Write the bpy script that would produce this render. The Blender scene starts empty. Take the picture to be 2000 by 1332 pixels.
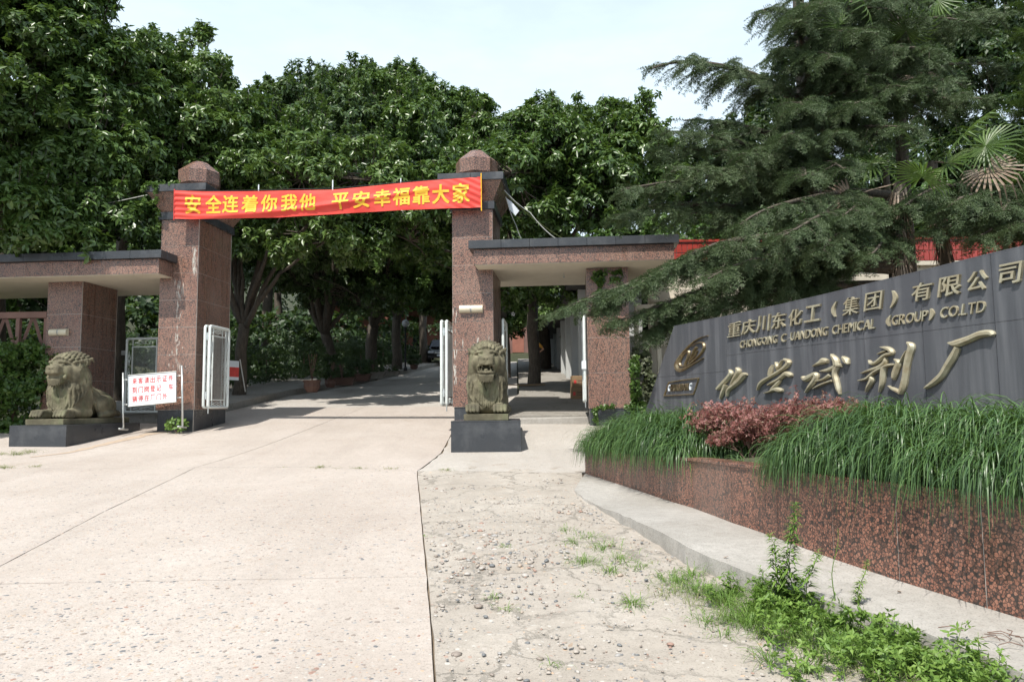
import bpy, bmesh, math, random
import numpy as np
from mathutils import Vector, Matrix
random.seed(7); rng = np.random.default_rng(7)
SC = bpy.context.scene
COL = SC.collection
# ------------------------------------------------------------------ camera, sky, sun, exposure
EYE = 1.6
cam_d = bpy.data.cameras.new('camera'); cam = bpy.data.objects.new('camera', cam_d); COL.objects.link(cam)
cam_d.sensor_width = 36; cam_d.lens = 26.0; cam_d.clip_start = .05; cam_d.clip_end = 2000
CAMR = Matrix.Rotation(math.radians(90+5.1), 3, 'X') @ Matrix.Rotation(-.01, 3, 'Z')
cam.matrix_world = Matrix.Translation((0, 0, EYE)) @ CAMR.to_4x4()
SC.camera = cam
SUN_EL, SUN_AZ = math.radians(57), math.radians(24)     # sun behind the viewer, to the left
sd = bpy.data.lights.new('sun', 'SUN'); sun = bpy.data.objects.new('sun', sd); COL.objects.link(sun)
sd.energy = 5.0; sd.angle = math.radians(.6); sd.color = (1, .955, .88)
to_light = Vector((-math.sin(SUN_AZ)*math.cos(SUN_EL), -math.cos(SUN_AZ)*math.cos(SUN_EL), math.sin(SUN_EL)))
sun.rotation_euler = to_light.to_track_quat('Z', 'Y').to_euler(); sun.location = (-6, -12, 20)
W = bpy.data.worlds.new('World'); SC.world = W; W.use_nodes = True
nt = W.node_tree; nt.nodes.clear()
def wn(t): return nt.nodes.new(t)
sky = wn('ShaderNodeTexSky'); sky.sky_type = 'NISHITA'; sky.sun_disc = False
sky.sun_elevation = SUN_EL; sky.sun_rotation = math.radians(180)+SUN_AZ
sky.air_density = 1.3; sky.dust_density = 2.5; sky.ozone_density = 1.5
tc = wn('ShaderNodeTexCoord'); mp = wn('ShaderNodeMapping'); mp.inputs['Scale'].default_value = (1.1, 1.1, 3.2)
nz = wn('ShaderNodeTexNoise'); nz.inputs['Scale'].default_value = 2.1; nz.inputs['Detail'].default_value = 7; nz.inputs['Roughness'].default_value = .55
rp = wn('ShaderNodeValToRGB'); rp.color_ramp.elements[0].position = .42; rp.color_ramp.elements[0].color = (.72, .72, .72, 1); rp.color_ramp.elements[1].position = .66; rp.color_ramp.elements[1].color = (.93, .93, .93, 1)
mx = wn('ShaderNodeMix'); mx.data_type = 'RGBA'; mx.inputs[7].default_value = (9.3, 11.0, 12.4, 1)
bg = wn('ShaderNodeBackground'); bg.inputs['Strength'].default_value = .10; ow = wn('ShaderNodeOutputWorld')
nt.links.new(tc.outputs['Generated'], mp.inputs['Vector']); nt.links.new(mp.outputs[0], nz.inputs['Vector'])
nt.links.new(nz.outputs['Fac'], rp.inputs['Fac']); sx_ = wn('ShaderNodeSeparateXYZ'); nt.links.new(tc.outputs['Generated'], sx_.inputs[0])
mr = wn('ShaderNodeMapRange'); mr.inputs[1].default_value = .45; mr.inputs[2].default_value = 1; mr.inputs[3].default_value = 1; mr.inputs[4].default_value = .25; nt.links.new(sx_.outputs[2], mr.inputs[0])
mu = wn('ShaderNodeMath'); mu.operation = 'MULTIPLY'; nt.links.new(mr.outputs[0], mu.inputs[0]); nt.links.new(rp.outputs['Color'], mu.inputs[1]); nt.links.new(mu.outputs[0], mx.inputs[0])
nt.links.new(sky.outputs[0], mx.inputs[6]); nt.links.new(mx.outputs[2], bg.inputs['Color']); nt.links.new(bg.outputs[0], ow.inputs['Surface'])
SC.view_settings.view_transform = 'Standard'; SC.view_settings.look = 'None'; SC.view_settings.gamma = 1
SC.view_settings.use_curve_mapping = False; SC.view_settings.exposure = .22
SC.render.engine = 'CYCLES'
cy = SC.cycles; cy.max_bounces = 6; cy.diffuse_bounces = 3; cy.glossy_bounces = 2; cy.transmission_bounces = 3; cy.transparent_max_bounces = 4
cy.use_adaptive_sampling = True; cy.adaptive_threshold = .02; cy.use_denoising = True; cy.caustics_reflective = False; cy.caustics_refractive = False
cy.sample_clamp_indirect = 4

# ------------------------------------------------------------------ helpers
F = 1444.4
def ray(px, py):
    d = CAMR @ Vector(((px-1000)/F, (666-py)/F, -1)); return d/d.y
def at(px, py, Y): return Vector((0, 0, EYE)) + ray(px, py)*Y      # the point of the place seen at a pixel, Y metres away
def sstep(x): x = np.clip(x, 0, 1); return x*x*(3-2*x)
def gz(X, Y):                                                    # height of the ground
    X = np.asarray(X, float); Y = np.asarray(Y, float)
    z = .05*Y + .06*np.logaddexp(0, (Y-14.))*1.
    z = z + .15*sstep((Y-14.4)/2.4)*sstep((X+1.2)/1.4)
    z = z + .16*np.maximum(0, -X-13-.05*Y)*sstep((Y-6)/14)       # bank on the left
    z = z + .10*np.maximum(0, Y-48) + .25*np.maximum(0, X-8)*sstep((Y-19)/8)
    return z
def gp(x, y, dz=0): return Vector((x, y, float(gz(x, y))+dz))
GA = math.radians(5)
E1 = Vector((math.cos(GA), -math.sin(GA), 0)); E2 = Vector((math.sin(GA), math.cos(GA), 0)); GO = Vector((-1.376, 17.0, 0))
def gate(s, v, z=0): return GO + E1*s + E2*v + Vector((0, 0, z))
def tag(o, label=None, cat=None, group=None, kind=None):
    if label: o['label'] = label
    if cat: o['category'] = cat
    if group: o['group'] = group
    if kind: o['kind'] = kind
    return o
def empty(name, loc=(0, 0, 0), rz=0, label=None, cat=None, group=None):
    o = bpy.data.objects.new(name, None); COL.objects.link(o); o.location = loc; o.rotation_euler = (0, 0, rz)
    o.empty_display_size = .2
    return tag(o, label, cat, group)
def link(name, me, parent=None, loc=None, rot=None):
    o = bpy.data.objects.new(name, me); COL.objects.link(o)
    if parent: o.parent = parent
    if loc is not None: o.location = loc
    if rot is not None: o.rotation_euler = rot
    return o
def copy_tree(o, parent=None):
    c = o.copy(); COL.objects.link(c)
    if parent: c.parent = parent
    for ch in list(o.children): copy_tree(ch, c)
    return c
class MB:
    def __init__(s): s.v = []; s.f = []; s.m = []
    def add(s, V, Fc, mi=0):
        n = len(s.v); s.v += [tuple(map(float, p)) for p in V]; s.f += [tuple(i+n for i in f) for f in Fc]; s.m += [mi]*len(Fc); return s
    def box(s, x0, x1, y0, y1, z0, z1, M=None, mi=0):
        V = [(x, y, z) for z in (z0, z1) for x, y in ((x0, y0), (x1, y0), (x1, y1), (x0, y1))]
        if M is not None: V = [M @ Vector(p) for p in V]
        return s.add(V, [(3, 2, 1, 0), (4, 5, 6, 7), (0, 1, 5, 4), (1, 2, 6, 5), (2, 3, 7, 6), (3, 0, 4, 7)], mi)
    def prism(s, pts, z0, z1):                                     # pts counter-clockwise in xy; z may be function
        n = len(pts); a = [(x, y, z0(x, y) if callable(z0) else z0) for x, y in pts]; b = [(x, y, z1(x, y) if callable(z1) else z1) for x, y in pts]
        return s.add(a+b, [tuple(range(n-1, -1, -1)), tuple(range(n, 2*n))]+[(i, (i+1) % n, n+(i+1) % n, n+i) for i in range(n)])
    def frustum(s, a, za, b, zb):                                  # a,b = (x0,x1,y0,y1)
        V = [(a[0], a[2], za), (a[1], a[2], za), (a[1], a[3], za), (a[0], a[3], za), (b[0], b[2], zb), (b[1], b[2], zb), (b[1], b[3], zb), (b[0], b[3], zb)]
        return s.add(V, [(3, 2, 1, 0), (4, 5, 6, 7), (0, 1, 5, 4), (1, 2, 6, 5), (2, 3, 7, 6), (3, 0, 4, 7)])
    def tube(s, P, R, n=8, cap=True):
        P = [Vector(p) for p in P]; k = len(P)
        if not hasattr(R, '__len__'): R = [R]*k
        up = None; V = []
        for i in range(k):
            t = (P[min(i+1, k-1)]-P[max(i-1, 0)])
            t = t.normalized() if t.length > 1e-9 else Vector((0, 0, 1))
            if up is None: up = Vector((0, 0, 1)) if abs(t.z) < .9 else Vector((1, 0, 0))
            a = t.cross(up)
            a = a.normalized() if a.length > 1e-6 else t.orthogonal().normalized()
            b = a.cross(t); up = b
            for j in range(n):
                q = 2*math.pi*j/n; V.append(P[i]+(a*math.cos(q)+b*math.sin(q))*R[i])
        Fc = [(i*n+j, i*n+(j+1) % n, (i+1)*n+(j+1) % n, (i+1)*n+j) for i in range(k-1) for j in range(n)]
        if cap: Fc += [tuple(range(n-1, -1, -1)), tuple(range((k-1)*n, k*n))]
        return s.add(V, Fc)
    def lathe(s, prof, n=16, c=(0, 0, 0)):
        V = [(c[0]+r*math.cos(2*math.pi*j/n), c[1]+r*math.sin(2*math.pi*j/n), c[2]+z) for r, z in prof for j in range(n)]
        k = len(prof); Fc = [(i*n+j, i*n+(j+1) % n, (i+1)*n+(j+1) % n, (i+1)*n+j) for i in range(k-1) for j in range(n)]
        return s.add(V, Fc+[tuple(range(n-1, -1, -1)), tuple(range((k-1)*n, k*n))])
    def ball(s, c, r, n=8, m=6):
        rr = r if hasattr(r, '__len__') else (r, r, r)
        V = []
        for i in range(1, m):
            a = math.pi*i/m
            V += [(c[0]+rr[0]*math.sin(a)*math.cos(2*math.pi*j/n), c[1]+rr[1]*math.sin(a)*math.sin(2*math.pi*j/n), c[2]-rr[2]*math.cos(a)) for j in range(n)]
        V += [(c[0], c[1], c[2]-rr[2]), (c[0], c[1], c[2]+rr[2])]; b = len(V)-2
        Fc = [(i*n+j, i*n+(j+1) % n, (i+1)*n+(j+1) % n, (i+1)*n+j) for i in range(m-2) for j in range(n)]
        Fc += [(b, (j+1) % n, j) for j in range(n)]+[((m-2)*n+j, (m-2)*n+(j+1) % n, b+1) for j in range(n)]
        return s.add(V, Fc)
    def mesh(s, name, mats, bevel=0, smooth=False):
        me = bpy.data.meshes.new(name); me.from_pydata(s.v, [], s.f)
        for m in (mats if isinstance(mats, (list, tuple)) else [mats]): me.materials.append(m)
        if any(s.m): me.polygons.foreach_set('material_index', s.m)
        if bevel:
            bm = bmesh.new(); bm.from_mesh(me)
            es = [e for e in bm.edges if len(e.link_faces) == 2 and e.calc_face_angle(0) > .6]
            bmesh.ops.bevel(bm, geom=es, offset=bevel, segments=1, affect='EDGES', clamp_overlap=True)
            bm.to_mesh(me); bm.free()
        if smooth: me.polygons.foreach_set('use_smooth', [True]*len(me.polygons))
        me.update(); return me
    def build(s, name, mats, parent=None, loc=None, rot=None, bevel=0, smooth=False):
        return link(name, s.mesh(name, mats, bevel, smooth), parent, loc, rot)
def np_mesh(name, V, Fa, mat, smooth=False):
    V = np.asarray(V, np.float32); Fa = np.asarray(Fa, np.int32); me = bpy.data.meshes.new(name)
    me.vertices.add(len(V)); me.vertices.foreach_set('co', V.ravel())
    k = Fa.shape[1]; me.loops.add(Fa.size); me.loops.foreach_set('vertex_index', Fa.ravel())
    me.polygons.add(len(Fa)); me.polygons.foreach_set('loop_start', np.arange(0, Fa.size, k, dtype=np.int32))
    try: me.polygons.foreach_set('loop_total', np.full(len(Fa), k, np.int32))
    except Exception: pass
    if smooth: me.polygons.foreach_set('use_smooth', np.ones(len(Fa), bool))
    me.update(calc_edges=True); me.validate()
    for m in (mat if isinstance(mat, (list, tuple)) else [mat]): me.materials.append(m)
    return me
def frames(axis, spin):
    """rotation matrices whose third column is axis"""
    a = axis/np.linalg.norm(axis, axis=1, keepdims=True)
    h = np.where(np.abs(a[:, 2:3]) < .95, [[0, 0, 1.]], [[1., 0, 0]])
    x = np.cross(h, a); x /= np.linalg.norm(x, axis=1, keepdims=True); y = np.cross(a, x)
    c, s = np.cos(spin)[:, None], np.sin(spin)[:, None]
    return np.stack([x*c+y*s, -x*s+y*c, a], 2)
def scatter(temps, pos, R, scale):
    """copies of small meshes (same face size) gathered into one vertex and face array"""
    Vs, Fs, n = [], [], 0
    which = rng.integers(0, len(temps), len(pos))
    for k, (tv, tf) in enumerate(temps):
        i = np.nonzero(which == k)[0]
        if not len(i): continue
        sc = scale[i] if scale.ndim == 1 else scale[i]
        v = np.einsum('nij,mj->nmi', R[i], tv)*sc[:, None, None]+pos[i][:, None, :]
        f = tf[None]+(np.arange(len(i))*len(tv))[:, None, None]+n
        Vs.append(v.reshape(-1, 3)); Fs.append(f.reshape(-1, tf.shape[1])); n += len(i)*len(tv)
    return np.concatenate(Vs), np.concatenate(Fs)

# ------------------------------------------------------------------ materials
class NT:
    def __init__(s, name):
        s.m = bpy.data.materials.new(name); s.m.use_nodes = True; s.t = s.m.node_tree; s.b = s.t.nodes['Principled BSDF']; s.tc = None
    def n(s, t, **k):
        q = s.t.nodes.new(t)
        for a, v in k.items():
            if a.startswith('i_'):
                q.inputs[a[2:].replace('_', ' ')].default_value = v
            else: setattr(q, a, v)
        return q
    def l(s, a, b): s.t.links.new(a, b)
    def co(s, kind='Object', scale=None):
        if s.tc is None: s.tc = s.n('ShaderNodeTexCoord')
        o = s.tc.outputs[kind]
        if scale is None: return o
        m = s.n('ShaderNodeMapping'); m.inputs['Scale'].default_value = scale; s.l(o, m.inputs[0]); return m.outputs[0]
    def noise(s, sc, det=4, rough=.5, co=None, out='Fac', dist=0):
        q = s.n('ShaderNodeTexNoise'); q.inputs['Scale'].default_value = sc; q.inputs['Detail'].default_value = det; q.inputs['Roughness'].default_value = rough; q.inputs['Distortion'].default_value = dist
        s.l(co or s.co(), q.inputs['Vector']); return q.outputs[out]
    def vor(s, sc, feat='F1', co=None, out='Distance', rnd=1):
        q = s.n('ShaderNodeTexVoronoi', feature=feat); q.inputs['Scale'].default_value = sc; q.inputs['Randomness'].default_value = rnd
        s.l(co or s.co(), q.inputs['Vector']); return q.outputs[out]
    def ramp(s, x, stops, interp='LINEAR'):
        q = s.n('ShaderNodeValToRGB'); r = q.color_ramp; r.interpolation = interp
        while len(r.elements) < len(stops): r.elements.new(.5)
        for e, (p, c) in zip(r.elements, stops):
            e.position = p; e.color = (*c, 1) if hasattr(c, '__len__') else (c, c, c, 1)
        s.l(x, q.inputs[0]); return q.outputs[0]
    def mix(s, f, a, b, mode='MIX'):
        q = s.n('ShaderNodeMix', data_type='RGBA', blend_type=mode)
        for i, x in ((0, f), (6, a), (7, b)):
            if hasattr(x, 'is_linked'): s.l(x, q.inputs[i])
            elif i == 0: q.inputs[0].default_value = x
            else: q.inputs[i].default_value = (*x, 1) if hasattr(x, '__len__') else (x, x, x, 1)
        return q.outputs[2]
    def math(s, op, a, b=None):
        q = s.n('ShaderNodeMath', operation=op)
        for i, x in ((0, a), (1, b)):
            if x is None: continue
            if hasattr(x, 'is_linked'): s.l(x, q.inputs[i])
            else: q.inputs[i].default_value = x
        return q.outputs[0]
    def out(s, col=None, rough=None, bump=None, bs=.3, bd=.01, metal=None, spec=None):
        for nm, x in (('Base Color', col), ('Roughness', rough), ('Metallic', metal), ('Specular IOR Level', spec)):
            if x is None: continue
            if hasattr(x, 'is_linked'): s.l(x, s.b.inputs[nm])
            else: s.b.inputs[nm].default_value = (*x, 1) if hasattr(x, '__len__') else x
        if bump is not None:
            q = s.n('ShaderNodeBump'); q.inputs['Strength'].default_value = bs; q.inputs['Distance'].default_value = bd
            s.l(bump, q.inputs['Height']); s.l(q.outputs[0], s.b.inputs['Normal'])
        return s.m
    def isl(s): return s.n('ShaderNodeNewGeometry').outputs['Random Per Island']
    def obr(s): return s.n('ShaderNodeObjectInfo').outputs['Random']

def m_granite(name, cell, red=(.34, .165, .115), dark=(.05, .038, .034), pink=(.43, .27, .20), wear=.35, rim=.07, wet=.35):
    t = NT(name); co = t.co()
    wc = t.mix(.55/cell, co, t.noise(cell*1.1, 3, co=co, out='Color'), 'ADD')
    d = t.vor(cell, 'DISTANCE_TO_EDGE', co=wc); cid = t.vor(cell, co=wc, out='Color'); d2 = t.vor(cell*2.7, co=wc)
    sc = t.n('ShaderNodeSeparateColor'); t.l(cid, sc.inputs[0])
    body = t.mix(sc.outputs[0], red, pink); body = t.mix(t.ramp(sc.outputs[1], [(.72, 0.), (.8, .75)]), body, dark)
    body = t.mix(t.ramp(d2, [(.35, 0.), (.7, .55)]), body, tuple(x*.5 for x in red))
    f1 = t.vor(cell, co=wc); d = t.math('MINIMUM', d, t.math('MULTIPLY', t.math('SUBTRACT', .74, f1), .8))
    e = t.math('ADD', d, t.math('MULTIPLY', t.math('SUBTRACT', t.noise(cell*1.7, 3, .6, co=co), .5), .30))
    col = t.mix(t.ramp(e, [(rim*.4, 1.), (rim*1.7, 0.)]), body, dark)
    col = t.mix(t.ramp(t.noise(.8, 6, .6, co=co), [(.42, 0.), (.75, wear)]), col, (.40, .33, .28))
    stv = t.noise(1.0, 5, .6, co=t.co('Object', (7, 7, .6))); col = t.mix(t.ramp(stv, [(.55, 0.), (.8, wet)]), col, (.33, .29, .26))
    return t.out(col, t.ramp(stv, [(.4, .22), (.7, .5)]), spec=.5)
M = {}
M['granite'] = m_granite('red_granite', 42, red=(.35, .16, .11), pink=(.45, .265, .19), rim=.10, wear=.2, wet=.15)
M['granite_big'] = m_granite('coarse_red_granite', 44, red=(.29, .115, .075), pink=(.42, .20, .135), dark=(.028, .02, .019), wear=.12, rim=.08, wet=.2)
def m_simple(name, col, rough=.6, metal=0, var=.15, sc=8, bump=0, spec=.5):
    t = NT(name); n = t.noise(sc, 5, .6)
    c = t.mix(t.ramp(n, [(.3, 0.), (.7, 1.)]), tuple(x*(1-var) for x in col), tuple(min(1, x*(1+var)) for x in col))
    return t.out(c, rough, n if bump else None, bump or .1, .01, metal, spec)
t = NT('black_granite'); n = t.noise(160, 2); c = t.mix(t.ramp(n, [(.5, 0.), (.72, 1.)]), (.028, .031, .036), (.085, .09, .10))
c = t.mix(t.ramp(t.noise(2.2, 6, .65), [(.5, 0.), (.8, .45)]), c, (.16, .165, .17)); M['black'] = t.out(c, t.ramp(t.noise(3, 4), [(.3, .22), (.7, .5)]))
t = NT('board_granite'); n = t.noise(210, 2); c = t.mix(t.ramp(n, [(.45, 0.), (.7, 1.)]), (.060, .064, .074), (.14, .146, .16))
st = t.noise(1.0, 5, .6, co=t.co('Object', (6, 6, .4))); c = t.mix(t.ramp(st, [(.46, 0.), (.72, .6)]), c, (.21, .215, .23))
c = t.mix(t.ramp(t.noise(.9, 4), [(.5, 0.), (.75, .35)]), c, (.075, .07, .085)); M['board'] = t.out(c, .42)
M['grout'] = m_simple('pale_grout', (.50, .47, .43), .8)
M['soffit'] = m_simple('cream_plaster_soffit', (.66, .61, .50), .8, var=.06, sc=3)
M['steel'] = m_simple('galvanised_steel', (.58, .60, .59), .38, .75, .1, 20)
M['whitesteel'] = m_simple('pale_painted_steel', (.66, .70, .68), .4, .1, .08, 15)
M['wire'] = m_simple('grey_wire', (.42, .43, .42), .5, .6)
M['cable'] = m_simple('pale_cable', (.45, .45, .42), .6)
M['cream'] = m_simple('aged_cream_plastic', (.62, .56, .42), .4, 0, .1, 12)
t = NT('brass'); n = t.noise(9, 5, .6); c = t.mix(t.ramp(n, [(.35, 0.), (.75, 1.)]), (.50, .47, .35), (.33, .27, .17)); M['brass'] = t.out(c, t.ramp(n, [(.3, .38), (.8, .6)]), metal=.35)
t = NT('tarnished_brass'); n = t.noise(14, 5, .6); c = t.mix(t.ramp(n, [(.35, 0.), (.7, 1.)]), (.40, .34, .22), (.22, .15, .09)); M['brass_dark'] = t.out(c, .42, metal=.8)
t = NT('red_cloth'); n = t.noise(2.2, 4, co=t.co('Object', (.7, 1, 3))); c = t.mix(t.ramp(n, [(.3, 0.), (.75, 1.)]), (.78, .05, .035), (.88, .11, .085))
m = t.out(c, .62, t.noise(900, 1), .08, .001)
tr = t.n('ShaderNodeBsdfTranslucent'); tr.inputs[0].default_value = (.85, .06, .03, 1); ms = t.n('ShaderNodeMixShader'); ms.inputs[0].default_value = .25
t.l(t.b.outputs[0], ms.inputs[1]); t.l(tr.outputs[0], ms.inputs[2]); t.l(ms.outputs[0], t.t.nodes['Material Output'].inputs[0]); M['banner'] = m
M['yellow'] = m_simple('yellow_print', (.80, .45, .03), .6, var=.1, sc=3)
M['signwhite'] = m_simple('white_enamel', (.72, .76, .80), .3, 0, .05, 3)
M['redpaint'] = m_simple('red_lettering', (.62, .06, .05), .5)
# stone lion: moss stained sandstone
t = NT('mossy_sandstone'); n = t.noise(3.2, 6, .6); c = t.ramp(n, [(.28, (.04, .036, .022)), (.5, (.115, .102, .064)), (.72, (.24, .215, .14))])
c = t.mix(t.ramp(t.noise(1.7, 5, .6, co=t.co('Object', (2.5, 2.5, 1))), [(.5, 0.), (.7, .5)]), c, (.13, .15, .075)); M['lion'] = t.out(c, .85, t.noise(60, 4), .35, .006)
# concrete grounds
def m_concrete(name, a, b, pebb=True, crack=False, cell=30):
    t = NT(name); co = t.co(); n = t.noise(.55, 6, .6, co=co); c = t.mix(t.ramp(n, [(.3, 0.), (.72, 1.)]), a, b)
    f = t.noise(14, 6, .7, co=co); c = t.mix(t.ramp(f, [(.35, .35), (.62, 0.)]), c, tuple(x*.72 for x in a))
    tyre = t.noise(1.0, 5, .6, co=t.co('Object', (1.6, .22, 1))); c = t.mix(t.ramp(tyre, [(.48, 0.), (.72, .38)]), c, tuple(x*.78 for x in a))
    blot = t.noise(1.9, 6, .7, co=co); c = t.mix(t.ramp(blot, [(.56, 0.), (.70, .32)]), c, (a[0]*.82, a[1]*.76, a[2]*.68))
    sp = t.noise(75, 3, .6, co=co); c = t.mix(t.ramp(sp, [(.34, .55), (.46, 0.)]), c, tuple(x*.5 for x in a))
    h = f
    if pebb:
        wc = t.mix(.02, co, t.noise(30, 1, co=co, out='Color'), 'ADD')
        d = t.vor(cell, co=wc); cid = t.vor(cell, co=wc, out='Color')
        rnd = t.n('ShaderNodeSeparateColor'); t.l(cid, rnd.inputs[0])
        pc = t.ramp(rnd.outputs[0], [(0, (.17, .17, .18)), (.22, (.42, .38, .34)), (.45, (.52, .36, .24)), (.6, (.36, .25, .20)), (.75, (.50, .48, .44)), (1, (.25, .27, .30))], 'CONSTANT')
        size = t.math('MULTIPLY', rnd.outputs[1], .42); mask = t.math('LESS_THAN', d, t.math('SUBTRACT', size, .06))
        patch = t.ramp(t.noise(.8, 3, co=co), [(.34, 0.), (.5, 1.)])
        mask = t.math('MULTIPLY', mask, patch)
        c = t.mix(t.math('MULTIPLY', mask, .8), c, pc); h = t.math('ADD', f, t.math('MULTIPLY', mask, .35))
    if crack:
        wc = t.mix(.5, co, t.noise(3.5, 6, .7, co=co, out='Color'), 'ADD')
        e = t.vor(1.1, 'DISTANCE_TO_EDGE', co=wc); k = t.ramp(e, [(0., 1.), (.006, 1.), (.022, 0.)])
        k = t.math('MULTIPLY', k, t.ramp(t.noise(.9, 4, co=co), [(.34, 0.), (.5, 1.)]))
        c = t.mix(t.math('MULTIPLY', k, .7), c, (.17, .155, .13)); h = t.math('SUBTRACT', h, k)
    return t.out(c, .9, h, .5, .012)
M['slab'] = m_concrete('pebbled_concrete', (.405, .35, .305), (.51, .455, .41))
M['slab2'] = m_concrete('grey_concrete', (.40, .365, .325), (.50, .47, .43), True, False, 34)
M['broken'] = m_concrete('crumbling_concrete', (.34, .30, .255), (.46, .42, .37), True, True, 22)
M['apron'] = m_concrete('apron_concrete', (.29, .27, .24), (.48, .46, .43), False, False)
M['pave'] = m_concrete('dark_pavement', (.26, .24, .21), (.33, .31, .28), False, True)  # darker, cracked concrete for paving, kerbstones, gate sill and some troughs
M['soil'] = m_simple('dry_soil', (.17, .135, .095), .95, 0, .3, 6, .6)
t = NT('ground_mix'); n = t.noise(3, 6, .6); sp = t.n('ShaderNodeSeparateXYZ'); t.l(t.co(), sp.inputs[0])
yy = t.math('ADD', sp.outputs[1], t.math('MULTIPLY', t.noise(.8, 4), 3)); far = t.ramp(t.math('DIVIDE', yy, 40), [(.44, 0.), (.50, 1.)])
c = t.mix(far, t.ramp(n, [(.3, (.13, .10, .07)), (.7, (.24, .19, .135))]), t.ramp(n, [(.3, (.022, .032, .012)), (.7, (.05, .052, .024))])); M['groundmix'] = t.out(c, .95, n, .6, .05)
M['leaflitter'] = m_simple('leafy_soil', (.075, .08, .04), .95, 0, .4, 3, .6)
t = NT('pebble'); i = t.isl(); M['pebble'] = t.out(t.ramp(i, [(0, (.15, .155, .16)), (.16, (.36, .32, .28)), (.36, (.25, .21, .18)), (.5, (.31, .30, .29)), (.64, (.38, .31, .25)), (.78, (.40, .37, .34)), (.93, (.30, .19, .15))], 'CONSTANT'), .6)
def m_leaf(name, stops, rough=.34, trans=.24, tcol=None, spec=.5, sc=.35):
    t = NT(name); ge = t.n('ShaderNodeNewGeometry'); i = ge.outputs['Random Per Island']; big = t.noise(sc, 3, co=ge.outputs['Position'])
    v = t.math('ADD', t.math('ADD', t.math('MULTIPLY', i, .45), t.math('MULTIPLY', t.obr(), .15)), t.math('MULTIPLY', big, .4))
    c = t.ramp(v, stops); m = t.out(c, rough, spec=spec)
    tr = t.n('ShaderNodeBsdfTranslucent'); t.l(t.mix(.5, c, tcol or (.16, .26, .03)), tr.inputs[0])
    ms = t.n('ShaderNodeMixShader'); ms.inputs[0].default_value = trans
    t.l(t.b.outputs[0], ms.inputs[1]); t.l(tr.outputs[0], ms.inputs[2]); t.l(ms.outputs[0], t.t.nodes['Material Output'].inputs[0]); return m
M['leaf'] = m_leaf('broad_leaf', [(.15, (.042, .080, .022)), (.4, (.068, .125, .030)), (.65, (.105, .17, .042)), (.9, (.17, .23, .07))])
M['leaf2'] = m_leaf('bluish_broad_leaf', [(.15, (.040, .074, .026)), (.45, (.070, .118, .040)), (.75, (.11, .165, .06)), (.93, (.17, .22, .09))])
M['leaf_dark'] = m_leaf('dark_leaf', [(.15, (.018, .04, .014)), (.5, (.03, .062, .018)), (.85, (.05, .09, .025))], .5)
M['needle'] = m_leaf('cedar_needle', [(.15, (.052, .088, .038)), (.5, (.092, .138, .058)), (.8, (.15, .20, .09)), (.95, (.24, .28, .14))], .5, .18, (.12, .18, .06))
M['needle2'] = m_leaf('juniper_needle', [(.15, (.04, .075, .022)), (.5, (.07, .12, .03)), (.85, (.11, .17, .04))], .55, .25)
M['ivy'] = m_leaf('ivy_leaf', [(.15, (.04, .085, .02)), (.5, (.07, .14, .03)), (.8, (.13, .21, .045)), (.97, (.2, .26, .06))], .4, .3)
M['ivygrey'] = m_leaf('pale_ivy_leaf', [(.15, (.08, .10, .05)), (.5, (.13, .15, .09)), (.85, (.20, .21, .13))], .5, .25)
M['mondo'] = m_leaf('mondo_blade', [(.12, (.035, .075, .03)), (.4, (.07, .14, .045)), (.7, (.12, .21, .06)), (.86, (.22, .29, .10)), (.95, (.42, .35, .16))], .38, .25, sc=1.5)
M['weed'] = m_leaf('weed_leaf', [(.12, (.08, .16, .03)), (.45, (.15, .26, .05)), (.75, (.22, .34, .07)), (.95, (.36, .38, .14))], .5, .35, sc=2)
M['drygrass'] = m_leaf('dry_grass_blade', [(.2, (.14, .19, .06)), (.6, (.23, .26, .10)), (.9, (.38, .34, .18))], .6, .3, sc=2)
M['pink'] = m_leaf('pink_leaf', [(.15, (.12, .05, .045)), (.35, (.26, .10, .09)), (.55, (.36, .16, .145)), (.72, (.17, .12, .07)), (.9, (.42, .27, .21))], .5, .3, (.5, .15, .13), sc=2)
M['palm'] = m_leaf('palm_leaf', [(.15, (.06, .11, .03)), (.5, (.10, .17, .045)), (.85, (.17, .24, .08))], .4, .3)
M['deadpalm'] = m_leaf('dead_palm_leaf', [(.15, (.20, .14, .10)), (.5, (.32, .24, .18)), (.9, (.46, .38, .30))], .7, .2, (.3, .2, .1))
t = NT('bark'); n = t.noise(6, 6, .65, co=t.co('Object', (3, 3, .7))); M['bark'] = t.out(t.ramp(n, [(.3, (.045, .036, .028)), (.6, (.10, .082, .062)), (.8, (.16, .14, .11))]), .9, n, .7, .03)
M['twig'] = m_simple('twig', (.16, .10, .075), .85)
M['redbrick'] = m_simple('red_glazed_tile', (.30, .042, .032), .32, 0, .2, 4)
M['plaster'] = m_simple('weathered_plaster', (.55, .50, .41), .85, 0, .15, 1.5)
M['whitewall'] = m_simple('white_wall', (.50, .51, .50), .8, 0, .1, 1)
M['pinkwall'] = m_simple('pink_painted_concrete', (.22, .125, .10), .8, 0, .15, 2)
M['brickwall'] = m_simple('brown_brick', (.30, .12, .085), .85, 0, .2, 2)
M['darkroof'] = m_simple('dark_roof', (.05, .05, .05), .8)
M['carton'] = m_simple('cardboard', (.27, .18, .10), .8)
M['clay'] = m_simple('dark_clay', (.11, .06, .045), .7)
M['hutwall'] = m_simple('faded_pink_wall', (.18, .10, .085), .8, 0, .15, 2)
M['carpaint'] = m_simple('black_car_paint', (.012, .012, .014), .12, 0, .1)
M['glass'] = m_simple('dark_glass', (.02, .025, .03), .05)
M['rubber'] = m_simple('rubber', (.02, .02, .02), .8)
M['lampglass'] = m_simple('frosted_lamp_globe', (.5, .52, .55), .3)
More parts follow.
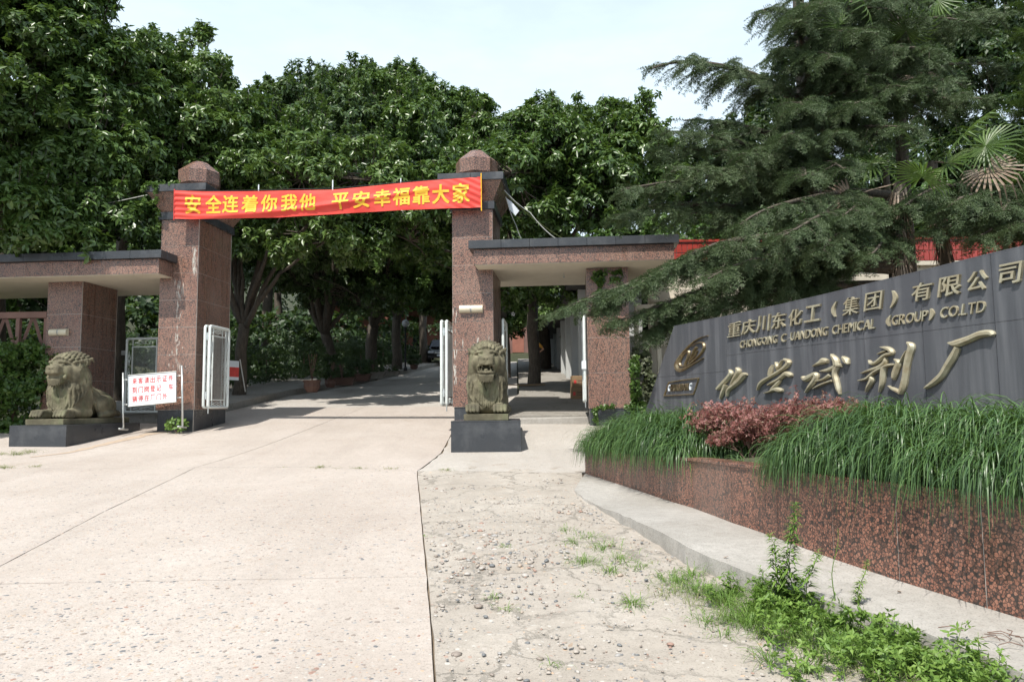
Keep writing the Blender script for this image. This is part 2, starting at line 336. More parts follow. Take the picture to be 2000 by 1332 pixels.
M['skin'] = m_simple('skin', (.48, .29, .20), .6, 0, .05)
M['hair'] = m_simple('black_hair', (.015, .012, .01), .5)
M['teey'] = m_simple('mustard_cloth', (.55, .30, .05), .8)
M['teew'] = m_simple('pale_grey_cloth', (.48, .50, .50), .8)
M['shortsk'] = m_simple('black_cloth', (.015, .015, .02), .8)
M['shortsb'] = m_simple('navy_cloth', (.03, .05, .11), .8)
# ------------------------------------------------------------------ ground
def sheet(name, mat, xs, ys, dz=0, kind='structure'):
    X, Y = np.meshgrid(xs, ys); V = np.stack([X, Y, gz(X, Y)+dz], -1).reshape(-1, 3)
    n = len(xs); i = np.arange((len(ys)-1)*n).reshape(-1, n)[:, :-1].ravel()
    o = link(name, np_mesh(name, V, np.stack([i, i+1, i+n+1, i+n], 1), mat, True)); tag(o, kind=kind); return o
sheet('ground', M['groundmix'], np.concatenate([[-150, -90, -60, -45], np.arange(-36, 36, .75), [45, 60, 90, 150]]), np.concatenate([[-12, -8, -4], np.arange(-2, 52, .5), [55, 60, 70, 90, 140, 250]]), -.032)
tag(bpy.data.objects['ground'], 'dry soil sloping up towards the gate and the trees')
def inside(poly, x, y):
    r = False; n = len(poly)
    for i in range(n):
        x1, y1 = poly[i]; x2, y2 = poly[(i+1) % n]
        if (y1 > y) != (y2 > y) and x < (x2-x1)*(y-y1)/(y2-y1)+x1: r = not r
    return r
def slab(name, poly, mat, parent, dz=0, th=.07, rough=0, step=.5, jag=.012):
    """a cast concrete slab with its own broken edge, following the slope"""
    pts = []
    n = len(poly)
    for i in range(n):
        a, b = Vector(poly[i]), Vector(poly[(i+1) % n]); L = (b-a).length; k = max(1, int(L/.3))
        nr = Vector((a.y-b.y, b.x-a.x)).normalized()
        for j in range(k):
            p = a.lerp(b, j/k)+nr*(.003+random.uniform(0, jag*.6)); pts.append(p)
    bm = bmesh.new(); vs = [bm.verts.new((p.x, p.y, 0)) for p in pts]; f = bm.faces.new(vs)
    if f.normal.z < 0 or f.calc_area() and sum((pts[i].x*pts[(i+1) % len(pts)].y-pts[(i+1) % len(pts)].x*pts[i].y) for i in range(len(pts))) < 0: f.normal_flip()
    x0, x1 = min(p.x for p in pts), max(p.x for p in pts); y0, y1 = min(p.y for p in pts), max(p.y for p in pts)
    for (a0, a1, nn) in ((y0, y1, (0, 1, 0)), (x0, x1, (1, 0, 0))):
        q = math.ceil(a0/step+.01)*step
        while q < a1:
            bmesh.ops.bisect_plane(bm, geom=bm.verts[:]+bm.edges[:]+bm.faces[:], plane_co=Vector(nn)*q, plane_no=nn); q += step
    top = bm.faces[:]
    r = bmesh.ops.extrude_face_region(bm, geom=top)
    new = {v for v in r['geom'] if isinstance(v, bmesh.types.BMVert)}
    for v in bm.verts:
        h = float(gz(v.co.x, v.co.y))
        if v in new:
            v.co.z = h+dz
            if rough: v.co.z += rough*(math.sin(v.co.x*7.1+math.sin(v.co.y*5))*math.cos(v.co.y*6.3+v.co.x*3)*.5+random.uniform(-.5, .5))
        else: v.co.z = h+dz-th
    bmesh.ops.recalc_face_normals(bm, faces=bm.faces[:])
    me = bpy.data.meshes.new(name); bm.to_mesh(me); bm.free(); me.materials.append(mat)
    return link(name, me, parent)
road = empty('road'); tag(road, 'pebbled concrete road of large cast slabs running up through the gate', kind='structure')
J1 = [(-3.6, 1.0), (-3.95, 3.9), (-4.31, 6.34), (-4.76, 8.7), (-5.35, 12.55), (-4.5, 22.5), (-3.3, 36), (-2.5, 47)]
J3 = [(.02, 1.0), (-.41, 3.94), (-.68, 5.9), (-1.53, 11.9)]
slab('slab', [(-22, 1.0), J1[0], J1[1], J1[2], J1[3], J1[4], (-17, 13.2), (-22, 13.2)][::1], M['slab'], road)
slab('slab', [J1[0], J3[0], J3[1], J3[2], (-4.24, 5.8), J1[1]], M['slab'], road)
slab('slab', [(-4.24, 5.8), J3[2], J3[3], (-3.37, 12.5), J1[4], J1[3], J1[2]], M['slab'], road)
slab('slab', [J1[4], (-3.37, 12.5), J3[3], (-1.36, 14.1), (-1.45, 22.6), J1[5]], M['slab'], road)
slab('slab', [(-17, 13.2), J1[4], J1[5], (-8.3, 22.5), (-8.65, 19.2), (-14, 19.8)], M['slab'], road)
slab('slab', [(-8.3, 22.5), J1[5], J1[6], J1[7], (-4.3, 47), (-6.5, 32), (-8.05, 26.5)], M['slab2'], road)
slab('slab', [J1[5], (-1.45, 22.6), (.15, 22.6), (.3, 47), J1[7], J1[6]], M['slab2'], road)
slab('slab', [J3[3], (-.1, 11.75), (1.05, 11.5), (3.6, 12.9), (4.4, 17.6), (-.4, 17.9), (-1.40, 17.6), (-1.36, 14.1)], M['slab2'], road, jag=.07)
slab('slab', [(-1.45, 22.6), (-1.40, 17.6), (-.4, 17.9), (-.3, 19.4), (.15, 22.6)], M['slab2'], road)
# crumbled strip between the last joint and the planter kerb
slab('slab', [J3[0], (3.2, 1.0), (3.0, 3.6), (2.2, 5.2), (1.7, 6.4), (1.5, 7.1), (.95, 9.3), (1.1, 12.3), (-.2, 12.7), (-1.4, 12.4), J3[3], J3[2], J3[1]], M['broken'], road, dz=-.006, rough=.022, step=.22, jag=.02)
# left side beyond the pedestal: paving edge
# raised pavement beyond the gate, left and right, with kerbstones
pav = empty('pavement'); tag(pav, 'raised pavement with kerbstones in the shade of the avenue left of the road', kind='structure')
LK = [(-8.65, 19.6), (-8.4, 22), (-8.05, 26.5), (-6.55, 32), (-5.3, 40), (-4.3, 47)]
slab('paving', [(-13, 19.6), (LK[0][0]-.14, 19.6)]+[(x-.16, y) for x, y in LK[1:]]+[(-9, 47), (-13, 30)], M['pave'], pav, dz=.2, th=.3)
def along(poly, step):
    out = []; carry = 0
    for a, b in zip(poly[:-1], poly[1:]):
        a = Vector(a); b = Vector(b); L = (b-a).length; q = carry
        while q < L: out.append((a.lerp(b, q/L), (b-a).normalized())); q += step
        carry = q-L
    return out
for p, d in along(LK, 1.0):
    m = MB(); nrm = Vector((-d.y, d.x)); a = p; b = p+d*.985
    q = [a, a+nrm*.15, b+nrm*.15, b]
    poly = [(v.x, v.y) for v in q]
    if sum(poly[i][0]*poly[(i+1) % 4][1]-poly[(i+1) % 4][0]*poly[i][1] for i in range(4)) < 0: poly = poly[::-1]
    m.prism(poly, lambda x, y: float(gz(x, y))-.1, lambda x, y: float(gz(x, y))+.205+random.uniform(-.006, .006))
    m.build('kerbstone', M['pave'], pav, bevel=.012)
pr = empty('pavement'); tag(pr, 'raised concrete floor with a worn step under the right canopy, running back past the tree', kind='structure')
s0 = [gate(1.0, .55), gate(3.15, .50)]
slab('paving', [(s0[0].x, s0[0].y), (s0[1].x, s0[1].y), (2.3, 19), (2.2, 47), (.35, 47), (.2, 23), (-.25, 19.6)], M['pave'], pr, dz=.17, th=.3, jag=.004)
m = MB(); M4 = Matrix.Translation(gate(0, 0)) @ Matrix.Rotation(-GA, 4, 'Z')
q = [gate(.98, .38), gate(3.12, .34), gate(3.15, .49), gate(1.0, .54)]
m.prism([(v.x, v.y) for v in q], lambda x, y: float(gz(x, y))-.1, lambda x, y: float(gz(x, y))+.165); m.build('step', M['apron'], pr, bevel=.015)

# ------------------------------------------------------------------ planter wall and concrete apron
def G(px, py, dz=0):
    d = ray(px, py); y = 2.0
    while y < 60:
        if EYE+d.z*y < float(gz(d.x*y, y))+dz: break
        y += .01
    return Vector((d.x*y, y))
def aph(y): return .12*float(sstep((9.4-y)/3.0))                   # the apron stands proud of the road towards the viewer
def Gs(px, py):
    p = G(px, py)
    for _ in range(4): p = G(px, py, aph(p.y))
    return p
WALL = [G(1143, 926)]+[Gs(x, y) for x, y in ((1235, 956), (1289, 974), (1354, 994), (1431, 1024), (1521, 1055), (1629, 1095), (1757, 1138), (1928, 1192))]
d_ = (WALL[-1]-WALL[-2]).normalized()
WALL += [WALL[-1]+d_*.75*k for k in range(1, 6)]
KERB = [Vector((.80, 9.9)), G(1145, 978)]+[Gs(x, y) for x, y in ((1235, 1016), (1343, 1070), (1424, 1106), (1527, 1147), (1775, 1225), (1955, 1300))]
d2 = (KERB[-1]-KERB[-2]).normalized(); KERB += [KERB[-1]+d2*k for k in (1, 2.4)]
print('WALL', [tuple(round(c, 2) for c in p) for p in WALL]); print('KERB', [tuple(round(c, 2) for c in p) for p in KERB])
def resamp(P, n):
    L = [0]
    for a, b in zip(P[:-1], P[1:]): L.append(L[-1]+(b-a).length)
    return [Vector((np.interp(t, L, [p.x for p in P]), np.interp(t, L, [p.y for p in P]))) for t in np.linspace(0, L[-1], n)]
kr = resamp(KERB, 46); wr = resamp(WALL, 46); mb = MB()
V = []; Fc = []
K = 6
for i, (a, b) in enumerate(zip(kr, wr)):
    for j in range(K):
        p = a.lerp(b, j/(K-1)); jit = random.uniform(-.012, .012) if j == 0 else 0
        p = p+Vector((jit, 0)); V.append((p.x, p.y, float(gz(p.x, p.y))+aph(p.y)+.012+(random.uniform(-.008, .004) if j < 2 else 0)))
    V.append((a.x-.02+random.uniform(-.01, .01), a.y, float(gz(a.x, a.y))-.1))
n = K+1
for i in range(45):
    for j in range(K-1): Fc.append((i*n+j, i*n+j+1, (i+1)*n+j+1, (i+1)*n+j))
    Fc.append((i*n, (i+1)*n, (i+1)*n+K, i*n+K))
mb.add(V, Fc); ap = mb.build('kerb', M['apron']); tag(ap, 'worn pale concrete apron with a raised kerb edge along the foot of the granite planter', kind='structure')
def wtop(y): return .945+.11*float(sstep((11.2-y)/5))              # top of the planter wall
pl = empty('planter_wall', (WALL[0].x, WALL[0].y, 0), 0, 'curved low planter wall clad in coarse red granite panels beneath the signboard', 'planter')
pl_o = Vector((WALL[0].x, WALL[0].y, 0))
nrm = []
for i in range(len(WALL)):
    a = WALL[max(i-1, 0)]; b = WALL[min(i+1, len(WALL)-1)]; d = (b-a).normalized(); nrm.append(Vector((d.y, -d.x))*-1)   # towards the bed
nrm = [(-v if v.x < 0 else v) for v in nrm]
core = MB(); Vc = []; Fc = []
for p, q in zip(WALL, nrm):
    h = wtop(p.y); g = float(gz(p.x, p.y))-.15
    for off, z in ((.005, g), (.005, h-.02), (.22, h-.02), (.22, g)): Vc.append((p.x+q.x*off-pl_o.x, p.y+q.y*off-pl_o.y, z))
Fc = [(i*4+j, i*4+(j+1) % 4, (i+1)*4+(j+1) % 4, (i+1)*4+j) for i in range(len(WALL)-1) for j in range(4)]+[(0, 1, 2, 3)]
core.add(Vc, Fc).build('wall_core', M['grout'], pl)
for i in range(len(WALL)-1):
    a, b, na, nb = WALL[i], WALL[i+1], nrm[i], nrm[i+1]; d = (b-a).normalized(); g = .006
    a2, b2 = a+d*g*.7, b-d*g*.7
    base = lambda p: float(gz(p.x, p.y))+aph(p.y)-.03
    V = []
    for p, q in ((a2, na), (b2, nb)):
        for off in (0, .02):
            for z in (base(p), wtop(p.y)-.035): V.append((p.x+q.x*off-pl_o.x, p.y+q.y*off-pl_o.y, z))
    MB().add(V, [(0, 1, 5, 4), (2, 6, 7, 3), (0, 2, 3, 1), (4, 5, 7, 6), (1, 3, 7, 5), (0, 4, 6, 2)]).build('granite_panel', M['granite_big'], pl)
    V = []
    for p, q in ((a2, na), (b2, nb)):
        for off in (-.02, .24):
            for z in (wtop(p.y)-.032, wtop(p.y)): V.append((p.x+q.x*off-pl_o.x, p.y+q.y*off-pl_o.y, z))
    MB().add(V, [(0, 1, 5, 4), (2, 6, 7, 3), (0, 2, 3, 1), (4, 5, 7, 6), (1, 3, 7, 5), (0, 4, 6, 2)]).build('cap_stone', M['granite_big'], pl, bevel=.006)
# return wall at the far corner
a = WALL[0]; b = Vector((3.1, 14.3)); d = (b-a).normalized(); q = Vector((d.y, -d.x)); L = (b-a).length
for k in range(4):
    p0, p1 = a+d*(L*k/4+.005), a+d*(L*(k+1)/4-.005); V = []
    for p in (p0, p1):
        for off in (0, .2):
            for z in (float(gz(p.x, p.y))-.05, .93 if k < 1 else .95+.1*k): V.append((p.x+q.x*off-pl_o.x, p.y+q.y*off-pl_o.y, z))
    MB().add(V, [(0, 1, 5, 4), (2, 6, 7, 3), (0, 2, 3, 1), (4, 5, 7, 6), (1, 3, 7, 5), (0, 4, 6, 2)]).build('granite_panel', M['granite_big'], pl)
# soil of the bed
bp = [p+q*.1 for p, q in zip(WALL, nrm)]; far = [Vector((3.2+ (14.2-y)*.34, y)) for y in np.linspace(14.2, 1, len(bp))]
V = [];
for a, b in zip(bp, far): V += [(a.x, a.y, wtop(a.y)-.05), (b.x, b.y, wtop(a.y)+.10)]
o = MB().add(V, [(2*i, 2*i+1, 2*i+3, 2*i+2) for i in range(len(bp)-1)]).build('planting_bed', M['leaflitter']); tag(o, 'dark soil of the raised planting bed under the mondo grass', kind='structure')

def ribbon(name, pts, w, mat, label, dz=.005):
    """thin drift of dirt lying on the road"""
    P = [G(x, y) for x, y in pts]; P = resamp(P, 40); V = []
    for i, p in enumerate(P):
        d = (P[min(i+1, 39)]-P[max(i-1, 0)]).normalized(); n_ = Vector((-d.y, d.x)); ww = w*(.35+.65*math.sin(math.pi*i/39))*random.uniform(.6, 1.25)
        for s_ in (1, -1):
            q = p+n_*ww*s_*.5; V.append((q.x, q.y, float(gz(q.x, q.y))+dz))
    o = MB().add(V, [(2*i, 2*i+1, 2*i+3, 2*i+2) for i in range(39)]).build(name, mat); tag(o, label, kind='stuff')
M['rustdirt'] = m_simple('orange_dirt', (.42, .33, .25), .95, 0, .15, 9, .3)
ribbon('dirt', [(60, 893), (135, 884), (220, 864), (300, 846), (372, 838), (440, 822)], .30, M['rustdirt'], 'orange brown dirt drifted along the foot of the left pedestal and pillar')

# ------------------------------------------------------------------ gate pillars, canopies, posts
JIT = lambda a=.0015: random.uniform(-a, a)
def clad(parent, x0, x1, y0, y1, z0, z1, rows, mat, front=1, side=2, g=.008, name='granite_panel', skip_back=True):
    """core of pale grout clad in separate stone panels"""
    MB().box(x0+.004, x1-.004, y0+.004, y1-.004, z0, z1).build('grout_core', M['grout'], parent)
    zs = np.linspace(z0, z1, rows+1)
    for i in range(rows):
        a, b = zs[i]+g/2, zs[i+1]-g/2
        xs = np.linspace(x0+.003, x1-.003, front+1)
        for k in range(front):
            for yy in ((y0, y0+.02), (y1-.02, y1)):
                j = JIT(); MB().box(xs[k]+g/2, xs[k+1]-g/2, yy[0]+j, yy[1]+j, a, b).build(name, mat, parent)
        ys = np.linspace(y0+.024, y1-.024, side+1)
        for k in range(side):
            for xx in ((x0, x0+.02), (x1-.02, x1)):
                j = JIT(); MB().box(xx[0]+j, xx[1]+j, ys[k]+g/2, ys[k+1]-g/2, a, b).build(name, mat, parent)
def base_z(s0, s1, v0, v1):
    return min(float(gz(gate(s, v).x, gate(s, v).y)) for s in (s0, s1) for v in (v0, v1))-.1
def pillar(s0, label, flip):
    o = empty('gate_pillar', gate(s0, 0), -GA, label, 'gate pillar', 'two tall granite gate pillars')
    w, dp = .955, 1.7
    clad(o, 0.0, w, 0.0, dp, 1.615, 6.2, 7, M['granite'])
    zb = base_z(s0, s0+w, 0, dp)
    clad(o, .03, w-.03, .03, dp-.03, zb, 1.612, 1, M['black'], name='base_panel')
    e = .05
    for (a, b, c, d) in ((-e, w+e, -e, .12), (-e, w+e, dp-.12, dp+e)): MB().box(a, b, c, d, 6.2, 6.385).build('black_band', M['black'], o, bevel=.004)
    for (a, b) in ((-e, .1), (w-.1, w+e)):
        for k in range(2): MB().box(a, b, .123+k*(dp-.246)/2+.003, .123+(k+1)*(dp-.246)/2-.003, 6.2, 6.385).build('black_band', M['black'], o, bevel=.004)
    MB().frustum((.0, w, .0, dp), 6.37, (-.24, w+.24, -.24, dp+.24), 6.825).build('flared_neck', M['granite'], o)
    x0, x1, y0, y1 = -.29, w+.29, -.29, dp+.29; xm, ym = (x0+x1)/2, (y0+y1)/2
    for (a, b) in ((x0, xm-.003), (xm+.003, x1)):
        for (c, d) in ((y0, y0+.72), (y0+.726, y1-.726), (y1-.72, y1)):
            MB().box(a, b, c, d, 6.825, 7.0).build('cap_slab', M['black'], o, bevel=.005)
    MB().frustum((.06, w-.06, .35, dp-.35), 7.0, (.1, w-.1, .4, dp-.4), 7.16).build('plinth', M['granite'], o)
    cx, cyy = w/2, dp/2; m = MB()
    m.lathe([(.40, 7.13), (.52, 7.27), (.52, 7.60), (.18, 7.88), (.0, 7.885)], 8, (cx, cyy, 0))
    fi = m.build('finial', M['granite'], o, bevel=.004)
    fi.rotation_euler = (0, 0, 0)
    return o
PR = pillar(0, 'right gate pillar behind the open mouthed lion, holding the right end of the red banner', 0)
PLt = pillar(-7.13, 'left gate pillar behind the white notice stand, streaked with lime and holding the left end of the red banner', 1)
# lime streaks on the left pillar, thin crust on the stone
M['lime'] = m_simple('lime_crust', (.55, .53, .48), .9, 0, .1, 9)
def crust(parent, cx, y, z0, z1, w, seed, n=40):
    r = random.Random(seed); m = MB()
    for i in range(n):
        z = r.uniform(z0, z1); x = min(.93, max(.02, cx+r.gauss(0, w))); h = r.uniform(.02, .16); ww = r.uniform(.003, .012)
        m.add([(x-ww, y, z), (x, y, z-h), (x+ww, y, z+r.uniform(-.01, .01)), (x+r.uniform(-.004, .004), y, z+h*.6)], [(0, 1, 2, 3)])
    o = m.build('lime_streak', M['lime'], parent); tag(o, kind='stuff'); return o
crust(PLt, .50, -.003, 3.0, 4.7, .04, 1, 46); crust(PLt, .86, -.003, 4.9, 5.5, .03, 2, 40); crust(PLt, .45, -.003, 2.0, 3.1, .10, 3, 26)
crust(PR, .06, -.003, 2.1, 4.0, .03, 4, 24); crust(PR, .6, -.003, 3.0, 3.2, .2, 5, 8)
def canopy(s0, s1, label, back, joint=.655):
    o = empty('canopy', gate(s0, -.6), -GA, label, 'canopy', 'flat canopies either side of the gate')
    w = s1-s0; e = .10
    MB().box(.03, w-.03, .03, back-.03, 4.80, 5.12).build('canopy_slab', M['grout'], o)
    MB().box(.026, w-.026, .026, back-.026, 4.772, 4.80).build('soffit', M['soffit'], o)
    n = max(1, round(w/joint)); xs = np.linspace(0, w, n+1)
    for k in range(n):
        for yy in ((0, .025), (back-.025, back)): MB().box(xs[k]+.002, xs[k+1]-.002, yy[0]+JIT(), yy[1]+JIT(), 4.785, 5.122).build('fascia_panel', M['granite'], o)
        for yy in ((-e, .16), (back-.16, back+e)): MB().box((xs[k]-e if k == 0 else xs[k]+.002), (xs[k+1]+e if k == n-1 else xs[k+1]-.002), yy[0]+JIT(), yy[1], 5.13, 5.315).build('parapet_slab', M['black'], o, bevel=.004)
    n = 4; ys = np.linspace(.03, back-.03, n+1)
    for k in range(n):
        for xx in ((0, .025), (w-.025, w)): MB().box(xx[0]+JIT(), xx[1]+JIT(), ys[k]+.002, ys[k+1]-.002, 4.785, 5.122).build('fascia_panel', M['granite'], o)
    ys = np.linspace(.165, back-.165, n+1)
    for k in range(n):
        for xx in ((-e, .16), (w-.16, w+e)): MB().box(xx[0], xx[1], ys[k]+.002, ys[k+1]-.002, 5.13, 5.315).build('parapet_slab', M['black'], o, bevel=.004)
    MB().box(.165, w-.165, .165, back-.165, 5.12, 5.2).build('roof_deck', M['darkroof'], o)
    h = MB().tube([(w*.45, 1.3, 4.772), (w*.45, 1.3, 4.70)], .008, 6).ball((w*.45, 1.3, 4.68), .025, 6, 4); h.build('soffit_hook', M['wire'], o)
    return o
CR = canopy(.585, 5.02, 'right flat canopy with black stone edge, reaching from the right pillar to the cedar branches', 3.1)
CL = canopy(-13.4, -6.80, 'left flat canopy with black stone edge, reaching out of the photo on the left', 3.1)
def post(s0, w, label):
    o = empty('canopy_post', gate(s0, .1), -GA, label, 'post', 'granite posts carrying the canopies')
    clad(o, 0, w, 0, 1.4, 1.55, 4.770, 4, M['granite'])
    clad(o, .02, w-.02, .02, 1.38, base_z(s0, s0+w, .1, 1.5), 1.547, 1, M['black'], name='base_panel')
    return o
POR = post(3.10, .96, 'right canopy post, lit granite beside the ivy trellis and under the cedar branch')
POL = post(-10.06, .90, 'left canopy post, shaded granite behind the closed mouthed lion')
def wall_lamp(s, v, z, label, L=.55, r=.09):
    o = empty('wall_lamp', gate(s, v, z), -GA, label, 'wall lamp', 'half round lamps on the granite fronts')
    MB().box(0, L, -.02, 0, -r, r).build('back_plate', M['cream'], o)
    for a, b in ((.005, L/2-.02), (L/2+.02, L-.005)):
        m = MB(); n = 10; V = []; 
        for x in (a, b):
            for j in range(n+1):
                q = -math.pi/2+math.pi*j/n; V.append((x, -.02-r*math.cos(q)*1.05, r*math.sin(q)))
        m.add(V, [(j, j+1, n+2+j, n+1+j) for j in range(n)]+[tuple(range(n, -1, -1)), tuple(range(n+1, 2*n+2))]); m.build('lamp_shade', M['cream'], o, smooth=False)
    m = MB(); n = 10; V = []
    for x in (L/2-.02, L/2+.02):
        for j in range(n+1):
            q = -math.pi/2+math.pi*j/n; V.append((x, -.02-(r*.9)*math.cos(q), r*.9*math.sin(q)))
    m.add(V, [(j, j+1, n+2+j, n+1+j) for j in range(n)]); m.build('centre_clip', M['wire'], o)
    return o
wall_lamp(.17, 0, 3.86, 'cream half round lamp on the front of the right gate pillar above the lion')
wall_lamp(-9.93, .1, 3.52, 'pale half round lamp with an open end on the shaded left canopy post', .46, .085)
# ------------------------------------------------------------------ folding steel gates
def rrect(x0, x1, z0, z1, r, n=4):
    P = []
    for cx, cz, a0 in ((x1-r, z1-r, 0), (x0+r, z1-r, 90), (x0+r, z0+r, 180), (x1-r, z0+r, 270)):
        for k in range(n+1):
            a = math.radians(a0+90*k/n); P.append((cx+r*math.cos(a), 0, cz+r*math.sin(a)))
    return P+[P[0], P[1]]
def leaf_meshes(w, h):
    fr = MB().tube(rrect(0, w, 0, h, .05), .034, 10, False).mesh('gate_frame', M['whitesteel'], smooth=True)
    m = MB(); a, b, c, d = .15, w-.15, .16, h-.2
    for (x0, x1, z0, z1) in ((a, b, c, c+.03), (a, b, d-.03, d), (a, a+.03, c+.03, d-.03), (b-.03, b, c+.03, d-.03)): m.box(x0, x1, -.012, .012, z0, z1)
    inner = m.mesh('inner_frame', M['whitesteel'])
    m = MB()
    def rib(P): m.tube(P, .007, 5)
    for cz in (h*.28, h*.5, h*.73):
        for x in (.075, w-.075):
            rib([(x, 0, cz-.2), (x-.035, 0, cz), (x, 0, cz+.2), (x+.035, 0, cz), (x, 0, cz-.2)]); rib([(x, 0, cz-.1), (x-.03, 0, cz), (x, 0, cz+.1), (x+.03, 0, cz), (x, 0, cz-.1)])
    for cz in (.08, h-.10):
        rib([(w*.22, 0, cz), (w*.42, 0, cz+.05), (w*.62, 0, cz), (w*.42, 0, cz-.05), (w*.22, 0, cz)]); rib([(w*.4, 0, cz), (w*.6, 0, cz+.05), (w*.8, 0, cz), (w*.6, 0, cz-.05), (w*.4, 0, cz)])
    for (x, z) in ((.17, .02), (w-.17, .02), (.17, h-.18), (w-.17, h-.18)): m.box(x-.012, x+.012, -.01, .01, z, z+.16)
    orn = m.mesh('scroll_ornament', M['whitesteel'])
    V = []; n = 0; Fq = []
    X0, X1, Z0, Z1 = a+.03, b-.03, c+.03, d-.03; st = .042
    for sgn in (1, -1):
        k = -int((Z1-Z0)/1.6/st)-2
        while k*st < (X1-X0)+(Z1-Z0)/1.6:
            xa = X0+k*st; slope = 1.6
            if sgn > 0: t0, t1 = max(0, (X0-xa)), min((Z1-Z0)/slope, X1-xa)
            else: t0, t1 = max(0, xa-X1), min((Z1-Z0)/slope, xa-X0)
            if t1 > t0:
                p0 = (xa+sgn*t0, Z0+slope*t0); p1 = (xa+sgn*t1, Z0+slope*t1)
                w2 = .0035; yy = .004*sgn
                V += [(p0[0]-w2, yy, p0[1]), (p0[0]+w2, yy, p0[1]), (p1[0]+w2, yy, p1[1]), (p1[0]-w2, yy, p1[1]), (p0[0], yy+.004, p0[1]), (p1[0], yy+.004, p1[1])]
                Fq += [(n, n+1, n+2, n+3), (n+1, n+4, n+5, n+2), (n+4, n, n+3, n+5)]; n += 6
            k += 1
    mesh = MB().add(V, Fq).mesh('wire_mesh', M['wire'])
    return fr, inner, orn, mesh
LM = leaf_meshes(1.0, 1.93)
def gate_leaf(parent, loc, rz, mesh=LM):
    o = bpy.data.objects.new('gate_leaf', None); COL.objects.link(o); o.parent = parent; o.location = loc; o.rotation_euler = (0, 0, rz)
    for nm, me in zip(('tube_frame', 'inner_frame', 'scroll_ornament', 'wire_mesh'), mesh):
        q = link(nm, me, o)
        if nm == 'wire_mesh': q['kind'] = 'stuff'
    return o
def hinge(parent, x, y, z):
    m = MB().tube([(x, y, z-.09), (x, y, z+.09)], .028, 8).box(x-.05, x+.05, y-.012, y+.012, z-.03, z+.03); m.build('hinge', M['steel'], parent)
def folded(s, v, zb, label, drop, leaves=2):
    o = empty('folding_gate', gate(s, v, zb), -GA, label, 'gate', 'tubular steel folding gates')
    for k in range(leaves): gate_leaf(o, (-.12*k if drop > 0 else .12*k, 0, 0), math.pi/2+(-.02 if k else .02))
    if leaves > 1:
        for z in (.28, 1.68): hinge(o, -.06 if drop > 0 else .06, 0, z)
    MB().tube([(0, 0, 0), (0, 0, -.15)], .014, 6).build('drop_bolt', M['steel'], o)
    return o
folded(-5.82, -.02, 1.665, 'silver folding gate standing open beside the left gate pillar', 1)
folded(-.13, -.03, 1.665, 'silver folding gate folded back against the left side of the right gate pillar', 1)
f = folded(3.03, 0.0, 1.72, 'silver side gate folded back against the inner face of the right canopy post', 1, 1)
MB().box(-.07, .03, -.06, -.03, .72, .9).build('lock_box', M['signwhite'], f)
folded(1.14, .35, 1.72, 'single silver gate leaf folded behind the right gate pillar', 1, 1)
cg = empty('side_gate', gate(-9.02, 1.75, 1.57), -GA, 'closed silver gate of mesh leaves under the left canopy', 'gate', 'tubular steel folding gates')
for k in range(2): gate_leaf(cg, (k*1.06, 0, 0), 0)
MB().box(-.14, -.03, -.02, .02, 1.5, 1.62).build('wall_bracket', M['steel'], cg)
tw = MB(); a = gate(-9.1, 1.85); z = float(gz(a.x, a.y)); o = empty('low_wall', gate(-9.1, 1.95, z-.2), -GA, 'low shaded concrete sill under the closed side gate', 'low wall')
MB().box(0, 2.1, 0, .25, 0, .52).build('coping', M['pave'], o)

# ------------------------------------------------------------------ lettering
def text_geo(s, bold=0, ext=0, shear=0, res=4):
    cu = bpy.data.curves.new('t', 'FONT'); cu.body = s; cu.size = 1; cu.extrude = ext; cu.resolution_u = res; cu.shear = shear
    o = bpy.data.objects.new('t', cu); COL.objects.link(o); dg = bpy.context.evaluated_depsgraph_get(); dg.update()
    me = bpy.data.meshes.new_from_object(o.evaluated_get(dg)); V = [tuple(v.co) for v in me.vertices]; Fc = [tuple(p.vertices) for p in me.polygons]
    bpy.data.objects.remove(o); bpy.data.curves.remove(cu); bpy.data.meshes.remove(me)
    V = np.array(V, float).reshape(-1, 3)
    if not bold: return V, Fc
    Vs, Fs = [], []                                                # a bolder weight: four shifted copies, each a hair in front of the last
    for k, (a, b) in enumerate(((-1, -1), (1, -1), (-1, 1), (1, 1))):
        Vs.append(V+np.array([a*bold, b*bold, k])); Fs += [tuple(i+k*len(V) for i in q) for q in Fc]
    return np.concatenate(Vs), Fs
def fit(V, w, h, shear=0):
    V = V.copy(); mn = V.min(0); mxx = V.max(0); V[:, 0] = (V[:, 0]-mn[0])/max(1e-6, mxx[0]-mn[0])*w; V[:, 1] = (V[:, 1]-mn[1])/max(1e-6, mxx[1]-mn[1])*h
    V[:, 0] += V[:, 1]*shear; return V
